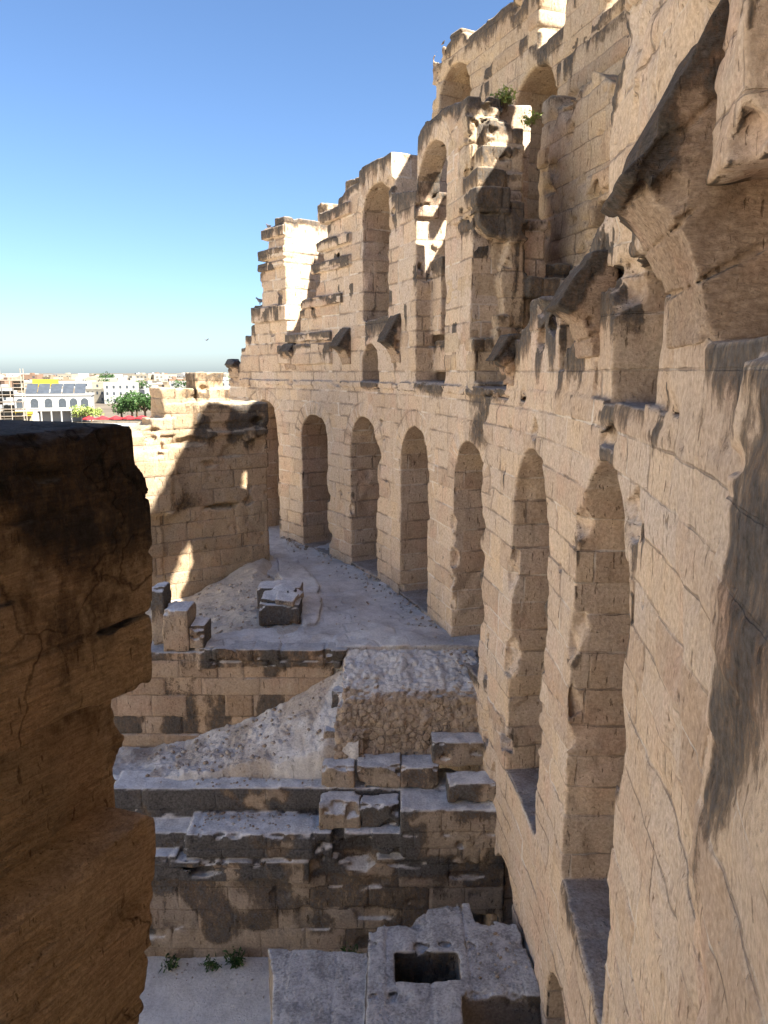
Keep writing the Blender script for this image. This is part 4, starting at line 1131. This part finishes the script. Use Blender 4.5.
# low stalls, awnings, parasols in front of the trees
o = tag(empty('yellow_kiosk', (-115, 240, 0), .3), 'small kiosk with a yellow awning beside the white building', 'kiosk')
b = MB(); b.box(-2.4, 2.4, -2, 2, 0, 2.9); b.build('wall', M_CREAM, o)
b = MB(); b.box(-2.7, 2.7, -3.4, -2.05, 2.4, 2.6); b.box(-2.7, 2.7, -2.3, 2.3, 2.95, 3.6); b.build('awning', M_YEL, o)
def parasol(x, y, s, label):
    o = tag(empty('parasol', (x, y, 0)), label, 'parasol', 'red parasols before the trees')
    b = MB(); n = 8
    b.v += [(0, 0, 3.3*s)] + [(2.1*s*math.cos(2*math.pi*i/n), 2.1*s*math.sin(2*math.pi*i/n), 2.5*s) for i in range(n)] + [(2.1*s*math.cos(2*math.pi*i/n), 2.1*s*math.sin(2*math.pi*i/n), 2.2*s) for i in range(n)]
    for i in range(n):
        j = (i+1) % n
        b.f += [(0, 1+i, 1+j), (1+i, 1+n+i, 1+n+j, 1+j)]; b.m += [0, 0]
    b.build('canopy', M_RED, o)
    b = MB(); b.tube((0, 0, 0), (0, 0, 3.2*s), .05, .05); b.build('pole', M_POLE, o)
for k in range(7): parasol(-87+k*3.6, 222+k*.9, 1.0, 'red parasol in the row in front of the green trees')
o = tag(empty('stall_fence', (-76, 216, 0), .1), 'grey panel fence in front of the red parasols', 'fence')
b = MB()
for k in range(9): b.box(-14+k*3, -11.2+k*3, 0, .08, .1, 1.5)
b.build('panel', M_STALL, o)
b = MB()
for k in range(10): b.box(-14.12+k*3, -14.02+k*3, -.05, .13, 0, 1.7)
b.build('post', M_POLE, o)

def tree(x, y, h, rad, mat, label, r, group='trees in front of the town', n=900, z0=0, squash=.85):
    o = tag(empty('leafy_tree', (x, y, z0)), label, 'tree', group)
    t = MB(); th = h*.35
    t.tube((0, 0, 0), (0, 0, th), rad*.09, rad*.065)
    for k in range(5):
        a = k*1.26; t.tube((0, 0, th*.9), (rad*.55*math.cos(a), rad*.55*math.sin(a), h*.65), rad*.05, rad*.02, 5)
    t.build('trunk', M_BARK, o)
    c = MB(); cl = []
    for k in range(16):
        a = r.uniform(0, 6.28); q = rad*math.sqrt(r.random())*.75
        cl.append((q*math.cos(a), q*math.sin(a), h*r.uniform(.45, .88), rad*r.uniform(.28, .48)))
    for k in range(n):
        cx, cy, cz, cr = r.choice(cl)
        u = [r.gauss(0, 1) for _ in range(3)]; l = math.sqrt(sum(v*v for v in u)); q = cr*r.uniform(.6, 1.05)
        px, py, pz = cx+u[0]/l*q, cy+u[1]/l*q, cz+u[2]/l*q*squash
        s = rad*r.uniform(.05, .11)
        a = [r.gauss(0, 1) for _ in range(3)]; b_ = [r.gauss(0, 1) for _ in range(3)]
        la = math.sqrt(sum(v*v for v in a)); lb = math.sqrt(sum(v*v for v in b_))
        a = [v/la*s for v in a]; b_ = [v/lb*s*.7 for v in b_]
        c.quad((px-a[0], py-a[1], pz-a[2]), (px+b_[0], py+b_[1], pz+b_[2]), (px+a[0], py+a[1], pz+a[2]), (px-b_[0], py-b_[1], pz-b_[2]))
    c.build('crown', mat, o)
r = random.Random(5)
for k, (x, y, h, rd) in enumerate([(-90, 258, 7.8, 4.6), (-85, 254, 8.6, 5.2), (-80, 252, 9.2, 5.4), (-75, 253, 8.8, 5.0), (-74, 257, 8.2, 4.8), (-86, 262, 9.4, 5)]):
    tree(x, y, h, rd, M_LEAF, 'round dark green tree in the clump left of the cross wall', r)
for (x, y, h, rd) in [(-99, 246, 5.2, 3.6), (-95, 244, 4.8, 3.4)]:
    tree(x, y, h, rd, M_LEAF2, 'low yellow-green tree beside the white building', r)
for (x, y, h, rd) in [(-112, 420, 12, 6), (-150, 470, 11, 6), (-205, 560, 11, 7), (-136, 700, 14, 9), (-260, 720, 13, 9), (-330, 900, 14, 12)]:
    tree(x, y, h, rd, M_LEAF, 'dark tree standing among the white houses of the town', r, 'trees among the houses', 500)
# scaffolded, netted block at the left edge
o = tag(empty('scaffold_tower', (-115, 222, 0), .25), 'scaffolded tower behind tan netting at the left edge of the town', 'scaffolding')
b = MB()
for i in range(6):
    for j in (0, 1): b.tube((-8+i*3.2, j*4, 0), (-8+i*3.2, j*4, 15.5+1.5*(i % 2)), .12, .12, 5)
b.build('pole', M_POLE, o)
b = MB()
for k in range(7):
    for j in (0, 1): b.tube((-8, j*4-.1, 2.1*k+1), (8, j*4-.1, 2.1*k+1), .08, .08, 5)
b.build('ledger', M_POLE, o)
b = MB(); 
for k in range(7): b.box(-8, 8, .1, 3.9, 2.1*k+.85, 2.1*k+.95)
b.build('deck', M_BARK, o)
b = MB(); rr = random.Random(1)
for i in range(5):
    for k in range(7):
        if rr.random() < .25: continue
        b.box(-8+i*3.2+.15, -8+i*3.2+3.05, 4.2, 4.24, 2.1*k+.1, 2.1*k+2.0)
b.build('netting', M_NET, o)
o = tag(empty('flag_pole', (-118, 214, 0)), 'tall thin pole standing in front of the scaffolded tower', 'pole')
b = MB(); b.tube((0, 0, 0), (0, 0, 18.6), .22, .12, 8); b.build('mast', M_POLE, o)
print('town', nh, time.time()-T0)

# ------------------------------------------------------------------ plants and birds
def tuft(name, label, loc, n, h, spread, mat, seed, cat='plant', leaf=.05, group=None):
    r = random.Random(seed); o = tag(empty(name, (loc[0], loc[1], loc[2]+ZO)), label, cat, group)
    st = MB(); lf = MB()
    for k in range(n):
        a = r.uniform(0, 6.28); q = spread*r.uniform(.2, 1); hh = h*r.uniform(.5, 1)
        tip = (q*math.cos(a), q*math.sin(a), hh)
        st.tube((q*.1*math.cos(a), q*.1*math.sin(a), -.05), tip, leaf*.12, leaf*.05, 4)
        for i in range(9):
            t = r.uniform(.25, 1.05); p = [tip[0]*t, tip[1]*t, tip[2]*t]
            v = [r.gauss(0, 1)*leaf for _ in range(3)]; w = [r.gauss(0, 1)*leaf*.5 for _ in range(3)]
            lf.quad(tuple(p), tuple(p[i]+v[i]+w[i] for i in range(3)), tuple(p[i]+2*v[i] for i in range(3)), tuple(p[i]+v[i]-w[i] for i in range(3)))
    st.build('stem', M_BARK, o); lf.build('foliage', mat, o)
p = cyl1(9.0, -1.25, 7.1); tuft('bush', 'bright green bush growing on top of the stepped buttress', p, 60, .42, .42, M_LEAF2, 3, 'bush', .032)
p = cyl1(8.5, -1.8, 6.5); tuft('bush', 'smaller green sprig hanging off the right side of the stepped buttress', p, 30, .28, .32, M_LEAF2, 4, 'bush', .03)
for k, (x, y, n, h) in enumerate([(-4.55, 17.15, 16, .28), (-3.9, 17.2, 30, .5), (-5.6, 17.2, 14, .25)]):
    tuft('weed', ['low weeds at the left foot of the stepped wall', 'taller green weed at the foot of the stepped wall', 'sparse weeds beside the pier at the foot of the stepped wall'][k], (x, y, -15.4), n, h*.75, .35, M_LEAF, 10+k, leaf=.035)
tuft('weed', 'dark green weed sprouting behind the grey platform', (-.9, 17.0, -15.4), 24, .8, .35, M_LEAF, 20, leaf=.045)

def bird(label, loc, rz, flying=False, s=1.):
    o = tag(empty('pigeon', loc, rz), label, 'bird')
    b = MB()
    prof = [(-.17, .005, .02), (-.1, .035, .02), (-.02, .06, .02), (.06, .058, .035), (.11, .035, .07), (.135, .032, .10), (.16, .028, .115), (.18, .012, .113), (.205, .003, .108)]
    n = 8
    for (x, rr, z) in prof:
        for i in range(n):
            a = 2*math.pi*i/n; b.v.append((x*s, rr*math.cos(a)*s, (z+.1+rr*math.sin(a))*s))
    for k in range(len(prof)-1):
        for i in range(n):
            j = (i+1) % n; b.f.append((k*n+i, k*n+j, (k+1)*n+j, (k+1)*n+i)); b.m.append(0)
    if not flying:
        b.tube((.02*s, .02*s, 0), (.02*s, .02*s, .09*s), .008*s, .008*s, 5); b.tube((.02*s, -.02*s, 0), (.02*s, -.02*s, .09*s), .008*s, .008*s, 5)
    b.build('body', M_BIRD, o, smooth=True)
    for sd in (-1, 1):
        w = MB()
        if flying:
            P = [(.08, .04), (.1, .2), (.02, .36), (-.04, .34), (-.05, .18), (-.06, .04)]; up_ = .5
        else:
            P = [(.07, .05), (.03, .068), (-.08, .06), (-.17, .02), (-.1, .045), (0, .06)]; up_ = 0
        top = [(x*s, sd*y*s, (.13+(y-.04)*up_)*s) for x, y in P]; bot = [(x, y, z-.012*s) for x, y, z in top]
        w.v += top+bot; L = len(P); w.f.append(tuple(range(L))); w.f.append(tuple(range(2*L-1, L-1, -1))); w.m += [0, 0]
        for i in range(L): w.f.append((i, (i+1) % L, (i+1) % L+L, i+L)); w.m.append(0)
        w.build('wing', M_BIRD, o)
p = cyl1(26.75, -.25, 3.2); bird('pigeon perched on a step of the far stepped tower', (p[0], p[1], p[2]+ZO), 2.6, s=1.5)
p = cyl1(25.75, -.2, 6.5); bird('pigeon perched near the top of the far stepped tower', (p[0], p[1], p[2]+ZO), 2.2, s=1.3)
bird('small dark bird flying in the open sky left of the far tower', (-13.9, 60, ZO+2.35), .8, True, .8)

# ------------------------------------------------------------------ light, sky, camera
EL, AZ = math.radians(46), math.radians(128)           # azimuth clockwise from +Y
sun = bpy.data.lights.new('sun', 'SUN'); sun.energy = 5.0; sun.angle = math.radians(.53); sun.color = (1, .93, .82)
so = bpy.data.objects.new('sun', sun); COL.objects.link(so)
from mathutils import Vector
dv = Vector((math.sin(AZ)*math.cos(EL), math.cos(AZ)*math.cos(EL), math.sin(EL)))
so.rotation_euler = dv.to_track_quat('Z', 'Y').to_euler(); so.location = (20, -20, 60)
w = bpy.data.worlds.new('World'); scene.world = w; w.use_nodes = True
nt = w.node_tree; bg = nt.nodes['Background']
sky = nt.nodes.new('ShaderNodeTexSky'); sky.sky_type = 'NISHITA'; sky.sun_disc = False
sky.sun_elevation = EL; sky.sun_rotation = AZ; sky.air_density = .95; sky.dust_density = .9; sky.ozone_density = 7.0; sky.altitude = 50
nt.links.new(sky.outputs[0], bg.inputs[0]); bg.inputs[1].default_value = .05
cam = bpy.data.cameras.new('camera'); co = bpy.data.objects.new('camera', cam); COL.objects.link(co)
cam.sensor_fit = 'HORIZONTAL'; cam.sensor_width = 36; cam.lens = 36*747/768; cam.clip_start = .05; cam.clip_end = 20000
co.location = (0, 0, ZO); co.rotation_euler = (math.radians(90)-math.atan(140/747), 0, 0)
scene.camera = co
scene.view_settings.view_transform = 'Standard'; scene.view_settings.look = 'None'
scene.view_settings.exposure = 2.18; scene.view_settings.gamma = 1
scene.view_settings.use_curve_mapping = False
scene.cycles.max_bounces = 8; scene.cycles.diffuse_bounces = 5
scene.cycles.use_adaptive_sampling = True
scene.cycles.use_denoising = True
print('done', time.time()-T0)
